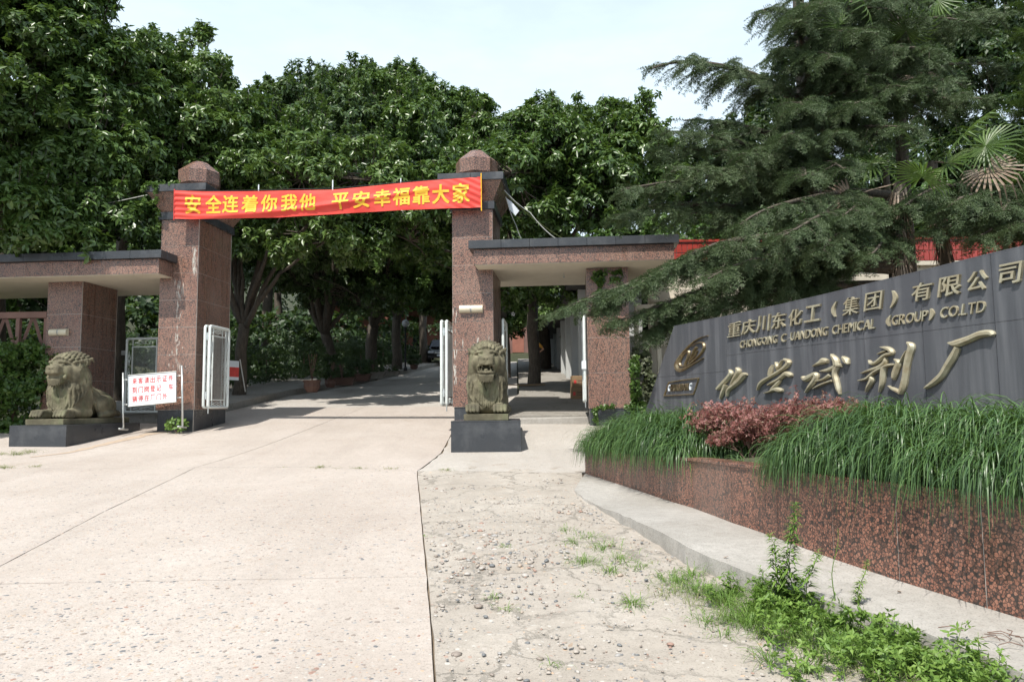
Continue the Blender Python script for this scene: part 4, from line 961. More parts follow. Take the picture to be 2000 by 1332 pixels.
def lion_mesh(open_mouth, h=.0135):
    f = Field((-.52, -.06, -.06), (.52, 2.32, 1.66), h)
    f.ell((0, .80, .78), (.39, .40, .66), .05); f.box((0, .72, .42), (.36, .30, .42), .16, .1)
    f.ell((0, .62, 1.14), (.35, .36, .33), .08)
    f.ell((0, 1.30, .40), (.33, .62, .34), .12); f.ell((0, 1.72, .34), (.37, .42, .36), .1)
    f.ell((0, 1.45, .62), (.17, .6, .14), .1, rot=-.28)
    for sx in (-1, 1): f.ell((sx*.30, .85, .42), (.14, .27, .38), .08)
    base = f.d.copy()
    for sx in (-1, 1):
        f.ell((sx*.33, 1.62, .28), (.13, .38, .28), .05); f.cap((sx*.38, 1.35, .07), (sx*.37, 1.80, .08), .075, .08, .03)
        f.cap((sx*.32, .95, .13), (sx*.29, .40, .11), .12, .11, .05)
        f.box((sx*.285, .26, .105), (.145, .17, .115), .08, .04)
        for j in range(4):
            x = sx*.285+(-.111+.074*j); f.line([(x, .24, .175), (x, .10, .165), (x, .03, .065)], [.034, .045, .034], .008)
        # cheek, brow, eye
        f.ell((sx*.20, .40, 1.12), (.10, .12, .14), .07); f.ell((sx*.29, .62, 1.00), (.12, .2, .26), .08)
        f.ell((sx*.12, .27, 1.275), (.085, .07, .045), .03, 'sub')
        f.ell((sx*.12, .305, 1.272), (.062, .05, .036), .006)
        f.line([(sx*.04, .27, 1.30), (sx*.10, .265, 1.335), (sx*.18, .30, 1.33), (sx*.25, .38, 1.30)], [.030, .036, .032, .02], .018)
        f.line([(sx*.06, .275, 1.255), (sx*.12, .28, 1.235), (sx*.19, .32, 1.25)], [.012, .014, .012], .012)
        f.ell((sx*.345, .78, 1.33), (.075, .055, .10), .02); f.ell((sx*.36, .73, 1.335), (.040, .045, .065), .015, 'sub')
        for k in range(3): f.cap((sx*(.32+.02*k), .735, 1.28), (sx*(.345+.022*k), .72, 1.38), .010, .008, .008)
    f.cap((0, .50, 1.36), (0, .24, 1.17), .11, .095, .05); f.box((0, .29, 1.135), (.165, .20, .115), .07, .05)
    for sx in (-1, 1): f.ell((sx*.075, .20, 1.09), (.085, .09, .075), .025)
    f.ell((0, .145, 1.165), (.075, .045, .042), .02)
    for sx in (-1, 1): f.ell((sx*.033, .10, 1.15), (.014, .02, .012), .008, 'sub')
    f.cap((0, .10, 1.13), (0, .10, 1.05), .006, .006, .008, 'sub')
    if open_mouth:
        f.ell((0, .34, .85), (.17, .19, .10), .05); f.ell((0, .36, .98), (.2, .12, .18), .06)
        f.box((0, .16, .965), (.125, .22, .085), .05, .02, 'sub')
        f.line([(-.165, .26, .90), (-.16, .17, 1.02), (-.09, .12, 1.065), (.0, .115, 1.05), (.09, .12, 1.065), (.16, .17, 1.02), (.165, .26, .90)], [.02, .025, .022, .018, .022, .025, .02], .015)
        f.line([(-.17, .27, .90), (-.13, .15, .885), (0, .12, .88), (.13, .15, .885), (.17, .27, .90)], [.02]*5, .015)
        for sx in (-1, 1):
            f.cap((sx*.085, .15, 1.05), (sx*.08, .145, .985), .024, .010, .006); f.cap((sx*.10, .17, .90), (sx*.095, .165, .965), .026, .014, .006)
        f.ell((0, .20, .93), (.052, .10, .042), .01)
        for j in range(7): f.cap((-.105+.035*j, .13, .905), (-.105+.035*j, .13, .925), .013, .011, .005)
        bz = .87
    else:
        f.box((0, .375, .93), (.165, .19, .12), .08, .04)
        f.line([(-.185, .30, 1.03), (-.16, .17, 1.035), (-.08, .115, 1.02), (0, .12, 1.035), (.08, .115, 1.02), (.16, .17, 1.035), (.185, .30, 1.03)], [.009]*7, .012, 'sub')
        for sx in (-1, 1): f.ell((sx*.20, .29, .97), (.04, .05, .05), .02)
        bz = .97
    for j in range(11):                                            # beard
        x = -.15+.03*j; y = (.145 if open_mouth else .185)+.9*x*x
        f.line([(x, y+.015, bz), (x*.97, y-.002, bz-.06), (x*.92, y+.012, bz-.19-.014*(j % 2)+.3*x*x)], [.013, .019, .010], .004)
    # crest of tufts over the brow
    for row in range(4):
        n = 9+row
        for j in range(n):
            t = (j/(n-1)-.5)*2; x = t*(.27+.03*row); y = .40+.13*row+.10*t*t; z = 1.40+.03*row-.13*t*t
            f.line([(x, y, z-.05), (x*1.06, y-.02, z+.05), (x*1.1, y+.05, z+.115-.04*t*t), (x*1.1, y+.12, z+.06-.05*t*t)], [.030, .038, .036, .02], .010)
    # mane locks lying on the surface
    def hit(th, z, c=(0, .74)):
        dx, dy = math.sin(th), -math.cos(th)
        for r in np.arange(.75, .05, -.012):
            p = (c[0]+dx*r, c[1]+dy*r, z); i = np.clip(((np.array(p)-f.lo)/f.h).round().astype(int), 0, f.n-1)
            if base[tuple(i)] < 0: return p
        return (c[0], c[1], z)
    R0 = random.Random(3)
    def lock(th0, z0, th1, z1, wav, r=.021, n=11, ph=0):
        P = []; R_ = []
        for k in range(n+1):
            t = k/n; th = th0+(th1-th0)*t**1.2+wav*math.sin(2*math.pi*t*1.15+ph)*(1-.3*t); z = z0+(z1-z0)*t; p = hit(th, z); P.append((p[0]+.018*math.sin(th), p[1]-.018*math.cos(th), p[2])); R_.append(r*(.45+1.0*math.sin(math.pi*min(1, .15+.85*t))**.6) if k < n else r*.3)
        f.line(P, R_, .004)
    D = math.radians
    for sx in (-1, 1):
        for i in range(5):   # inner chest locks running down to the middle
            lock(sx*D(8+10*i), .80+.03*i, sx*D(3+5*i), .10+.03*i, sx*D(5), .022, ph=i*.45)
        for i in range(7):   # outer locks from the cheek
            lock(sx*D(46+10.5*i), 1.08+.025*i, sx*D(22+9.5*i), .18+.045*i, sx*D(9), .024, ph=i*.6)
        for i in range(7):
            lock(sx*D(58+12*i), 1.34-.01*i, sx*D(50+12.5*i), .56+.03*i, sx*D(11), .027, ph=1+i*.7)
        for i in range(4):
            lock(sx*D(126+14*i), 1.38, sx*D(130+14*i), .62+.02*i, sx*D(7), .026, ph=i*.8)
        for i in range(5):   # short cheek hair
            lock(sx*D(40+7*i), 1.14-.045*i, sx*D(62+5*i), .95-.04*i, 0, .012, n=5)
    # tail round the right flank, hind toes, ribs
    f.line([(.05, 2.22, .22), (.25, 2.20, .12), (.40, 2.02, .09), (.45, 1.75, .13), (.44, 1.5, .09), (.43, 1.36, .06)], [.07, .06, .055, .06, .08, .03], .03)
    for k in range(4): f.line([(.40+.02*k, 1.66, .19-.03*k), (.47, 1.52, .14-.03*k), (.46, 1.38, .08-.015*k)], [.008, .018, .006], .008)
    f.line([(.34, 1.02, .50), (.385, 1.12, .36), (.37, 1.2, .2)], [.03, .035, .02], .03)
    f.d = np.maximum(f.d, -(np.broadcast_to(f.z[None, None, :], f.d.shape)-.0)).astype(np.float32)   # flat underside
    V, Q = f.surf()
    return np_mesh('stone_lion', V, Q, M['lion'], True)
def statue(X, Y, label, lab2, openm, rz, ht, w=1.30, dp=2.55):
    pd = empty('pedestal', (X, Y, 0), rz, lab2, 'pedestal', 'black stone pedestals under the lions')
    c_, s_ = math.cos(rz), math.sin(rz)
    g = min(float(gz(X+a*c_-b*s_, Y+a*s_+b*c_)) for a in (0, w) for b in (0, dp))-.08
    MB().box(.02, w-.02, .02, dp-.02, g, ht-.021).build('pedestal_core', M['grout'], pd)
    for (a, b, c, d) in ((.0, w, 0, .019), (.0, w, dp-.019, dp)): MB().box(a, b, c, d, g, ht-.0225).build('side_panel', M['black'], pd)
    for (a, b) in ((0, .019), (w-.019, w)):
        MB().box(a, b, .0205, dp-.0205, g, ht-.0225).build('side_panel', M['black'], pd)
    MB().box(-.004, w+.004, -.004, dp+.004, ht-.021, ht).build('top_panel', M['black'], pd, bevel=.003)
    sc = .93; li = empty('stone_lion', (X+(w/2)*c_-.19*s_, Y+(w/2)*s_+.19*c_, ht), rz, label, 'lion statue', 'carved stone lions guarding the gate')
    pw = .43
    MB().box(-pw, pw, -.02, 2.25, 0.001, .125).build('plinth', M['lion'], li, bevel=.008)
    o = link('lion_body', lion_mesh(openm), li, (0, .02, .124)); o.scale = (sc, sc, .92)
    return li
pr_ = G(883, 880)
statue(pr_.x-.0, 14.15, 'greenish stone lion roaring with open mouth on the pedestal before the right gate pillar', 'black stone pedestal under the roaring lion by the right gate pillar', True, 0, 1.345, 1.325, 2.45)
statue(-10.52, 15.55, 'greenish stone lion with closed mouth and long beard resting on the left pedestal', 'black stone pedestal under the bearded lion in front of the left canopy post', False, -.10, 1.32, 1.27, 2.55)
# ------------------------------------------------------------------ vegetation tools
def leaf_t(l, w, sag=.12, four=True):
    if four: return np.array([(0, 0, 0), (w, .45*l, .03*l), (0, l, -sag*l), (-w, .45*l, .03*l), (0, .5*l, -.04*l)]), np.array([(0, 1, 4), (1, 2, 4), (0, 4, 3), (4, 2, 3)])
    return np.array([(0, 0, 0), (w, .5*l, 0), (0, l, -sag*l), (-w, .5*l, 0)]), np.array([(0, 1, 2), (0, 2, 3)])
def rot(ax, a):
    c, s = math.cos(a), math.sin(a)
    return np.array({'x': [[1, 0, 0], [0, c, -s], [0, s, c]], 'y': [[c, 0, s], [0, 1, 0], [-s, 0, c]], 'z': [[c, -s, 0], [s, c, 0], [0, 0, 1]]}[ax])
def rosette(n, l, w, four=True, droop=(-.5, .35), seed=0):
    r = random.Random(seed); Vs, Fs, k = [], [], 0
    for i in range(n):
        v, f = leaf_t(l*r.uniform(.7, 1.15), w*r.uniform(.8, 1.15), r.uniform(.1, .3), four)
        R = rot('z', 2*math.pi*i/n+r.uniform(-.4, .4)) @ rot('x', r.uniform(*droop)) @ rot('y', r.uniform(-.4, .4))
        Vs.append(v @ R.T+np.array([0, 0, r.uniform(-.3, .1)*l])); Fs.append(f+k); k += len(v)
    return np.concatenate(Vs), np.concatenate(Fs)
ROS = [rosette(7, .20, .040, False, (-.75, .3), i) for i in range(6)]
ROS2 = [rosette(7, .21, .045, False, (-.75, .3), i+20) for i in range(6)]
ROS3 = [rosette(5, .40, .105, False, (-.75, .4), i+40) for i in range(5)]
def unit(n):
    v = rng.normal(size=(n, 3)); return v/np.linalg.norm(v, axis=1, keepdims=True)
def crown_points(lobes, rc=.5, dens=1., per=30, inner=.3):
    """clump centres on the shells of the lobes, rosettes on the outside of every clump"""
    P, A = [], []; C = []
    for (c, r) in lobes:
        c = np.array(c); r = np.array(r); area = 4*math.pi*((r[0]*r[1])**1.6/3+(r[0]*r[2])**1.6/3+(r[1]*r[2])**1.6/3)**(1/1.6)
        n = max(6, int(dens*area/(rc*rc*2.0))); u = unit(n); keep = (u[:, 2] > -.75) & ((u[:, 1] < .35) | (rng.random(n) < .55)); u = u[keep]
        f = np.where(rng.random(len(u)) < inner, rng.uniform(.35, .75, len(u)), rng.uniform(.8, 1.08, len(u)))
        cc = c+u*r*f[:, None]; C.append(cc)
        for q, d in zip(cc, u):
            k = int(per*rng.uniform(.6, 1.3)); v = unit(k)+d*.5+np.array([0, 0, .35]); v /= np.linalg.norm(v, axis=1, keepdims=True)
            rr = rc*rng.uniform(.65, 1.3)*np.array([1, 1, .8]); P.append(q+v*rr*rng.uniform(.45, 1.05, (k, 1))); A.append(v*.7+np.array([0, 0, .55])+rng.normal(size=(k, 3))*.25)
    return np.concatenate(P), np.concatenate(A), np.concatenate(C)
def bough(m, a, b, r0, r1, sag=.0, wob=.12, n=6, sides=6):
    a, b = Vector(a), Vector(b); L = (b-a).length; P = []; ph = random.uniform(0, 6)
    for i in range(n+1):
        t = i/n; p = a.lerp(b, t); p.z += L*sag*math.sin(math.pi*t); p += Vector((math.sin(ph+4*t), math.cos(ph*1.3+5*t), 0))*wob*L*.25*math.sin(math.pi*t); P.append(p)
    m.tube(P, [r0+(r1-r0)*(i/n)**.8 for i in range(n+1)], sides); return P
def tree(name, base, trunk_h, r, lobes, label, cat='tree', group=None, mat='leaf', ros=None, rc=.5, dens=1., per=30, lean=(0, 0), fork=None, gx=None, scale=(.8, 1.25)):
    """lobes: (px, py, distance, radius px, radius py) seen in the photo, turned into real crown masses"""
    ros = ros or ROS; b = gp(base[0], base[1], -.05); o = empty(name, b, 0, label, cat, group); bl = np.array(b)
    L = []
    for lb in lobes:
        px, py, Y, rx, ry = lb; c = np.array(at(px, py, Y))-bl; a, h = rx/F*Y, ry/F*Y; L.append((c, (a, (a+h)*.5*.9, h)))
    m = MB(); top = Vector((lean[0], lean[1], trunk_h)); P = [Vector((0, 0, 0)), Vector((lean[0]*.25+.04, lean[1]*.25, trunk_h*.3)), Vector((lean[0]*.6-.05, lean[1]*.6, trunk_h*.65)), top]
    m.tube([P[0]+Vector((0, 0, -.1)), P[0]+Vector((0, 0, .12)), P[1], P[2], P[3]], [r*1.5, r*1.15, r*.95, r*.88, r*.85], 12)
    nl = len(L)
    for i, (c, rr) in enumerate(L):
        cc = Vector(c); mid = top.lerp(cc, .45)+Vector((0, 0, .1*(cc-top).length)); r0 = r*(.62 if nl < 4 else .5)
        bough(m, top-Vector((0, 0, .15)), mid, r0, r0*.55, 0, .25); bough(m, mid, cc, r0*.55, r0*.22, 0, .25)
    pts, ax, C = crown_points(L, rc, dens, per)
    ep, ea = [], []                                                # leading shoots that break the outline of the crown
    for c, rr in L:
        for q in range(int(16*min(2, rr[0]))):
            a = random.uniform(0, 6.28); e = random.uniform(.35, 1.3); d = np.array([math.cos(a)*math.cos(e), math.sin(a)*math.cos(e), math.sin(e)]); p0 = c+d*np.array(rr)*.95; ln = random.uniform(.35, .95)*min(1.3, max(.6, rr[0]/1.6)); dd = d*.6+np.array([0, 0, .8]); dd /= np.linalg.norm(dd)
            m.tube([p0-dd*.3, p0+dd*ln], [.018, .006], 4, False)
            for k in range(int(ln/.055)): f_ = k/(ln/.055); ep.append(p0+dd*ln*f_+rng.normal(size=3)*.09*(1.15-f_)); ea.append(dd+rng.normal(size=3)*.45)
    pts = np.concatenate([pts, np.array(ep)]); ax = np.concatenate([ax, np.array(ea)])
    for c, rr in L:
        near = C[np.argsort(np.linalg.norm((C-c)/np.array(rr), axis=1))][::2][:22]
        for q in near: bough(m, c, q, .035, .012, .0, .3, 4, 4)
    m.build('trunk', M['bark'], o, smooth=True)
    V, Fa = scatter(ros, pts, frames(ax, rng.uniform(0, 6.28, len(pts))), rng.uniform(*scale, len(pts)))
    cr = link('crown', np_mesh('crown', V, Fa, M[mat]), o); cr['kind'] = 'stuff'
    return o
TG = 'broadleaf trees lining the avenue behind the gate'
def xb(px, Y): return (px-1000)/F*Y
tree('avenue_tree', (xb(466, 25), 25), 2.6, .21, [(390, 205, 24, 75, 100), (455, 310, 23, 110, 110), (560, 330, 24, 100, 90), (350, 330, 22, 80, 90), (470, 470, 23.5, 110, 70), (390, 120, 24.5, 42, 55), (590, 350, 20.8, 100, 55), (700, 350, 21.2, 90, 55), (640, 470, 21.5, 100, 50), (350, 385, 26, 95, 55), (300, 420, 28.5, 90, 50), (550, 335, 23, 100, 45)],
     'slim dark trunked tree right beside the left gate pillar, crown above the banner', group=TG, lean=(.3, -.4), dens=1.1)
tree('avenue_tree', (xb(664, 31), 31), 2.3, .25, [(600, 250, 28, 95, 85), (690, 300, 26, 110, 100), (590, 410, 25, 110, 100), (690, 450, 25.5, 110, 90), (640, 200, 31, 60, 55), (560, 520, 28, 90, 50), (650, 280, 33, 120, 60), (640, 560, 30, 70, 35), (470, 390, 29.5, 100, 55), (560, 400, 32.5, 100, 50), (650, 330, 24.5, 100, 45), (720, 590, 29, 50, 25)],
     'forked tree in the middle of the avenue behind the banner', group=TG, lean=(-.6, -.3), dens=1.05, mat='leaf2')
tree('avenue_tree', (xb(722, 34), 34), 2.6, .30, [(760, 235, 30, 80, 75), (800, 320, 26, 100, 100), (800, 440, 26, 110, 90), (722, 195, 31, 50, 50), (720, 540, 31, 90, 55), (800, 300, 35, 120, 60), (790, 575, 32, 60, 35), (650, 420, 36, 100, 50), (720, 400, 39, 90, 50), (750, 325, 25.5, 100, 45), (850, 330, 27, 90, 45)],
     'thick trunked tree with a bare patch of bark beside the potted plants', group=TG, lean=(.1, .2), dens=1.05)
tree('avenue_tree', (xb(774, 39), 39), 3.0, .27, [(850, 250, 33, 70, 70), (870, 350, 30, 80, 90), (830, 520, 34, 90, 60), (790, 190, 37, 60, 50), (690, 200, 39, 80, 60)],
     'upright tree by the globe lamp post on the left of the road', group=TG, dens=1, ros=ROS2)
tree('avenue_tree', (xb(826, 46), 46), 3.4, .27, [(900, 250, 34, 60, 60), (900, 420, 36, 90, 110), (920, 560, 40, 90, 60), (935, 232, 31, 22, 42)],
     'far tree in front of the parked black car on the avenue', group=TG, dens=1, ros=ROS2)
tree('avenue_tree', (xb(1042, 26.5), 26.5), 3.3, .22, [(1070, 320, 23, 90, 105), (1160, 330, 22, 100, 110), (1250, 340, 22, 80, 100), (1030, 430, 22, 70, 60), (1150, 430, 21, 120, 50), (1270, 245, 22, 24, 52), (1205, 265, 22, 34, 60), (1060, 250, 23, 36, 50), (1120, 260, 23, 40, 50), (1020, 560, 24, 100, 50), (850, 400, 21.6, 90, 55), (930, 350, 22, 80, 55), (800, 470, 22.5, 90, 45), (1000, 340, 20.6, 65, 50), (1090, 300, 20.9, 75, 45), (1180, 330, 20.6, 75, 55)],
     'tree with planks round its trunk under the right canopy', group=TG, lean=(.0, -.5), dens=1.2)
tree('avenue_tree', (xb(1063, 36), 36), 4.2, .30, [(1050, 330, 33, 120, 80), (1010, 350, 39, 120, 60), (1020, 560, 34, 110, 70), (1000, 300, 34, 60, 60), (1080, 620, 33, 60, 40)],
     'second tree behind the people beyond the right passage', group=TG, ros=ROS2)
tree('avenue_tree', (xb(985, 33), 33), 4.2, .24, [(960, 330, 31, 70, 80), (930, 360, 36, 110, 60), (880, 590, 36, 60, 40), (965, 480, 32, 70, 80), (960, 610, 34, 60, 60)],
     'dark tree hidden in part by the right gate pillar', group=TG, ros=ROS2)
# big trees on the left
LG = 'big trees behind the left canopy'
tree('large_tree', (-15.2, 21.5), 5, .38, [(30, -40, 19, 150, 90), (150, 80, 20, 105, 100), (50, 130, 19, 150, 130), (200, 180, 20, 90, 100), (40, 290, 18.5, 120, 110), (160, 300, 19, 110, 90)],
     'tallest tree in the top left corner of the photo', group=LG, dens=1.25, per=34)
tree('large_tree', (-12.6, 23.5), 5, .26, [(265, 170, 22, 70, 85), (300, 250, 22, 90, 80), (250, 330, 21, 80, 70), (315, 130, 23, 42, 55)],
     'tree with a thin dark trunk between the tallest tree and the left pillar', group=LG, dens=1.15)
tree('large_tree', (-16, 17.0), 3.2, .22, [(10, 420, 16.8, 120, 70), (90, 460, 17.3, 90, 50), (180, 420, 18.4, 80, 60), (250, 450, 19.5, 60, 50)],
     'low leafy tree leaning over the roof of the left canopy', group=LG, dens=1.2, lean=(.2, 1.2))
# trees behind, filling the view under and above the avenue
BG = 'trees further back in the grounds'
kinds = ['leaf2', 'leaf', 'leaf_dark']
bgs = [(150, 44, 470, 150, 150), (300, 48, 430, 150, 170), (430, 52, 380, 120, 190), (520, 46, 420, 110, 160), (600, 58, 400, 120, 200), (690, 50, 470, 110, 170), (780, 60, 440, 120, 180), (870, 62, 460, 110, 180), (960, 66, 480, 110, 170), (1060, 60, 470, 120, 150), (30, 38, 480, 130, 160), (540, 64, 250, 110, 80)]
names_ = ['behind the tallest tree at the left edge', 'left of the left gate pillar, far back', 'straight behind the left gate pillar', 'just right of the left gate pillar, far back', 'far behind the forked tree', 'far behind the thick trunked tree', 'far behind the lamp post', 'far behind the parked car', 'far behind the right gate pillar', 'far behind the right canopy', 'at the far left behind the trellis', 'making the distant skyline over the banner']
for (px, Y, py, rx, ry), nm in zip(bgs, names_):
    tree('background_tree', (xb(px, Y), Y), 5, .35, [(px-rx*.35, py, Y, rx*.7, ry*.75), (px+rx*.45, py-ry*.25, Y+1, rx*.6, ry*.7), (px+rx*.1, py+ry*.55, Y-3, rx*.8, ry*.55), (px, py-ry*.55, Y+1, rx*.5, ry*.5)],
         'dense tree '+nm, group=BG, ros=ROS3, rc=.9, per=22, dens=.62, mat=kinds[len(nm) % 3])
tree('shading_tree', (-15.5, 13.0), 6.0, .3, [(-230, 100, 14.6, 190, 120), (-190, -60, 15.0, 170, 110), (-330, 60, 13.8, 180, 120)], 'tree at the left just outside the photo, its crown shading the left canopy post', group=LG, dens=1.3)
hillb = []
for k in range(46):
    x = -44+k*1.9+random.uniform(-.6, .6); y = 72+random.uniform(-4, 4)+4*math.sin(k); hillb.append((x, y, float(gz(x, y))+random.uniform(1.5, 4.5), 2.6, 2.0, random.uniform(2.6, 4.2)))
for k in range(20):
    x = -34+k*1.3; y = 44+random.uniform(-3, 3)+.2*x; hillb.append((x, y, float(gz(x, y))+1.6, 1.8, 1.4, 1.8))
# dark wood on the right slope behind the cedars
RG = 'dark trees on the slope behind the tiled building'
for px, Y, lob, nm in ((1380, 27, [(1370, 390, 26, 80, 80), (1450, 350, 26, 90, 90), (1330, 430, 25, 60, 50)], 'left of the cedar trunk above the red tiles'), (1560, 28, [(1560, 300, 26, 120, 130), (1620, 180, 26, 100, 110), (1500, 420, 24, 110, 60)], 'behind the vine covered cedar trunk'),
                       (1760, 29, [(1750, 220, 26, 130, 150), (1800, 80, 26, 130, 120), (1700, 400, 23, 130, 80), (1720, 10, 26, 130, 90)], 'above the fan palms'), (1950, 28, [(1930, 220, 25, 120, 170), (1960, 60, 25, 120, 120), (1900, 400, 22.5, 130, 90)], 'at the right edge behind the fan palms')):
    tree('slope_tree', (xb(px, Y), Y), 4, .28, lob, 'dark leafy tree '+nm, group=RG, ros=ROS2, mat='leaf_dark', rc=.6, dens=1., per=26)

# ------------------------------------------------------------------ hedges and ground cover behind the gate
def leaf_mass(name, boxes, n, l, w, mat, label=None, parent=None, kind='stuff', up=.3, loc=(0, 0, 0)):
    """leaves spread over the skin of soft boxes (x, y, z centre, half sizes)"""
    P, A = [], []
    tot = sum(b[3]*b[5]+b[4]*b[5]+b[3]*b[4] for b in boxes)
    for b in boxes:
        k = int(n*(b[3]*b[5]+b[4]*b[5]+b[3]*b[4])/tot); u = unit(k); u4 = np.sign(u)*np.abs(u)**.5; c = np.array(b[:3]); h = np.array(b[3:6])
        P.append(c+u4*h*rng.uniform(.78, 1.08, (k, 1))); A.append(u*.8+np.array([0, 0, up])+rng.normal(size=(k, 3))*.5)
    P = np.concatenate(P); A = np.concatenate(A)
    tm = [rosette(5, l, w, False, (-.6, .6), s) for s in range(4)]
    V, Fa = scatter(tm, P, frames(A, rng.uniform(0, 6.28, len(P))), rng.uniform(.7, 1.3, len(P)))
    o = link(name, np_mesh(name, V, Fa, M[mat]), parent, loc); 
    if kind: o['kind'] = kind
    if label: tag(o, label)
    return o
hb = []
for y in np.arange(24, 44, 1.6):
    x = np.interp(y, [24, 44], [-11.4, -7.4]); hb.append((x, y, float(gz(x, y))+.95, .8, 1.1, .75))
he = empty('hedge', gp(-11.4, 24), 0, 'long clipped dark hedge behind the pots along the left pavement', 'hedge')
hm = leaf_mass('foliage', hb, 5600, .10, .022, 'leaf_dark', parent=he); hm.location = -he.location
m = MB()
for b in hb[::2]: m.tube([(b[0]-he.location.x, b[1]-he.location.y, b[2]-he.location.z-1.0), (b[0]-he.location.x, b[1]-he.location.y, b[2]-he.location.z+.3)], .03, 5)
m.build('stems', M['twig'], he)['kind'] = 'stuff'
ub = []
for x, y in ((-17, 28), (-14, 31), (-20, 26), (-12.5, 36), (-16, 38), (-10.5, 42), (-9, 47), (-12, 50), (-6, 52), (-2, 54), (-18, 46), (3, 56)):
    ub.append((x, y, float(gz(x, y))+1.0, 2.2, 1.5, 1.3))
_tm = leaf_mass('wooded_hillside', hillb, 16000, .42, .11, 'leaf_dark', 'dark wooded hillside closing the view behind the avenue trees')
leaf_mass('undergrowth', ub, 6500, .2, .045, 'leaf_dark', 'shrubs and saplings filling the dark ground behind the hedge')
# ivy bank on the far left, with the concrete trellis in it
bk = []
for x, y, z, a, b, c in ((-14.6, 17.2, 1.5, 1.6, .5, .9), (-12.9, 18.0, 1.6, 1.2, .4, .9), (-13.4, 17.4, 2.4, 1.6, .3, .9), (-11.6, 18.2, 1.9, .9, .35, 1.2), (-12.6, 18.0, 2.6, 1.3, .3, .75), (-15.4, 16.6, 2.2, 1.0, .5, 1.2)): bk.append((x, y, z, a, b, c))
iv = leaf_mass('ivy_bank', bk, 6200, .10, .032, 'ivy', None, kind='stuff', up=.0); tag(iv, 'green climbing leaves over the trellis at the left edge beside the left canopy post')
def trellis(name, p0, p1, z0, z1, label, mat, n=6, diag=False, r=.045):
    a, b = Vector(p0), Vector(p1); d = b-a; o = empty(name, (a.x, a.y, z0), math.atan2(d.y, d.x), label, 'trellis'); L = d.length; H = z1-z0
    MB().box(0, L, -.07, .07, H-.16, H).build('top_beam', M[mat], o, bevel=.008)
    for k in range(n+1):
        x = .03+(L-.06)*k/n; MB().box(x-.05, x+.05, -.05, .05, -.2, H-.162).build('post', M[mat], o, bevel=.006)
    for k in range(n):
        x0, x1 = .08+(L-.06)*k/n, -.02+(L-.06)*(k+1)/n
        for z in (H*.35, H*.66): MB().box(x0, x1, -.035, .035, z, z+.08).build('rail', M[mat], o)
        if diag:
            MB().tube([(x0, .0, H*.66+.08), ((x0+x1)/2-.03, .0, H-.17)], .045, 4).build('brace', M[mat], o); MB().tube([(x1, .0, H*.66+.08), ((x0+x1)/2+.03, .0, H-.17)], .045, 4).build('brace', M[mat], o)
    return o
trellis('trellis', (-15.2, 18.45), (-11.55, 18.3), .95, 4.08, 'pink painted concrete trellis with a top beam at the left edge', 'pinkwall', 5, True)
trellis('trellis', tuple(gate(4.25, .9).xy), tuple(gate(6.4, 1.0).xy), 1.1, 4.0, 'grey concrete trellis overgrown with ivy between the right canopy post and the signboard', 'plaster', 4, False)
vb = [(gate(4.35, .75).x, gate(4.35, .75).y, 2.0, .22, .12, 1.0), (gate(4.75, .7).x, gate(4.75, .7).y, 1.6, .32, .15, .75), (gate(5.3, .8).x, gate(5.3, .8).y, 1.8, .3, .15, .8), (gate(4.2, .3).x, gate(4.2, .3).y, 1.45, .14, .25, .6), (gate(4.12, .2).x, gate(4.12, .2).y, 2.3, .1, .12, .45)]
leaf_mass('ivy', vb, 1500, .085, .034, 'ivygrey', 'pale green ivy hanging on the grey trellis beside the right canopy post', up=0)
vb2 = [(gate(4.16, .02).x, gate(4.16, .02).y, 2.2, .10, .08, .5), (gate(4.2, .02).x, gate(4.2, .02).y, 1.4, .16, .08, .3), (gate(3.75, .02).x, gate(3.75, .02).y, 1.57, .5, .04, .035), (gate(3.6, .06).x, gate(3.6, .06).y, 4.55, .35, .04, .12), (gate(3.42, .06).x, gate(3.42, .06).y, 4.15, .05, .03, .4), (gate(3.25, .02).x, gate(3.25, .02).y, 1.40, .04, .03, .16)]
leaf_mass('creeper', vb2, 520, .07, .028, 'ivy', 'bright green creeper running over the base and top of the right canopy post', up=0)
vp = [(gate(-7.25, -.32).x, gate(-7.25, -.32).y, 6.75, .2, .05, .28), (gate(-7.0, -.2).x, gate(-7.0, -.2).y, 7.03, .4, .12, .05), (gate(-7.18, -.06).x, gate(-7.18, -.06).y, 6.2, .05, .04, .25)]
leaf_mass('creeper', vp, 150, .06, .022, 'ivy', 'thin creeper hanging from the cap of the left gate pillar', up=0)
roofivy = [(x, 20.6+.3*math.sin(x), 6.05+.25*math.sin(x*1.7)+.12*max(0, x-5), 1.3, 1.0, .55) for x in np.arange(3.4, 16, 1.5)]
leaf_mass('roof_ivy', roofivy, 5200, .10, .036, 'ivy', 'yellow green ivy and shrubs growing along the roof edge above the red tiles', up=.3)

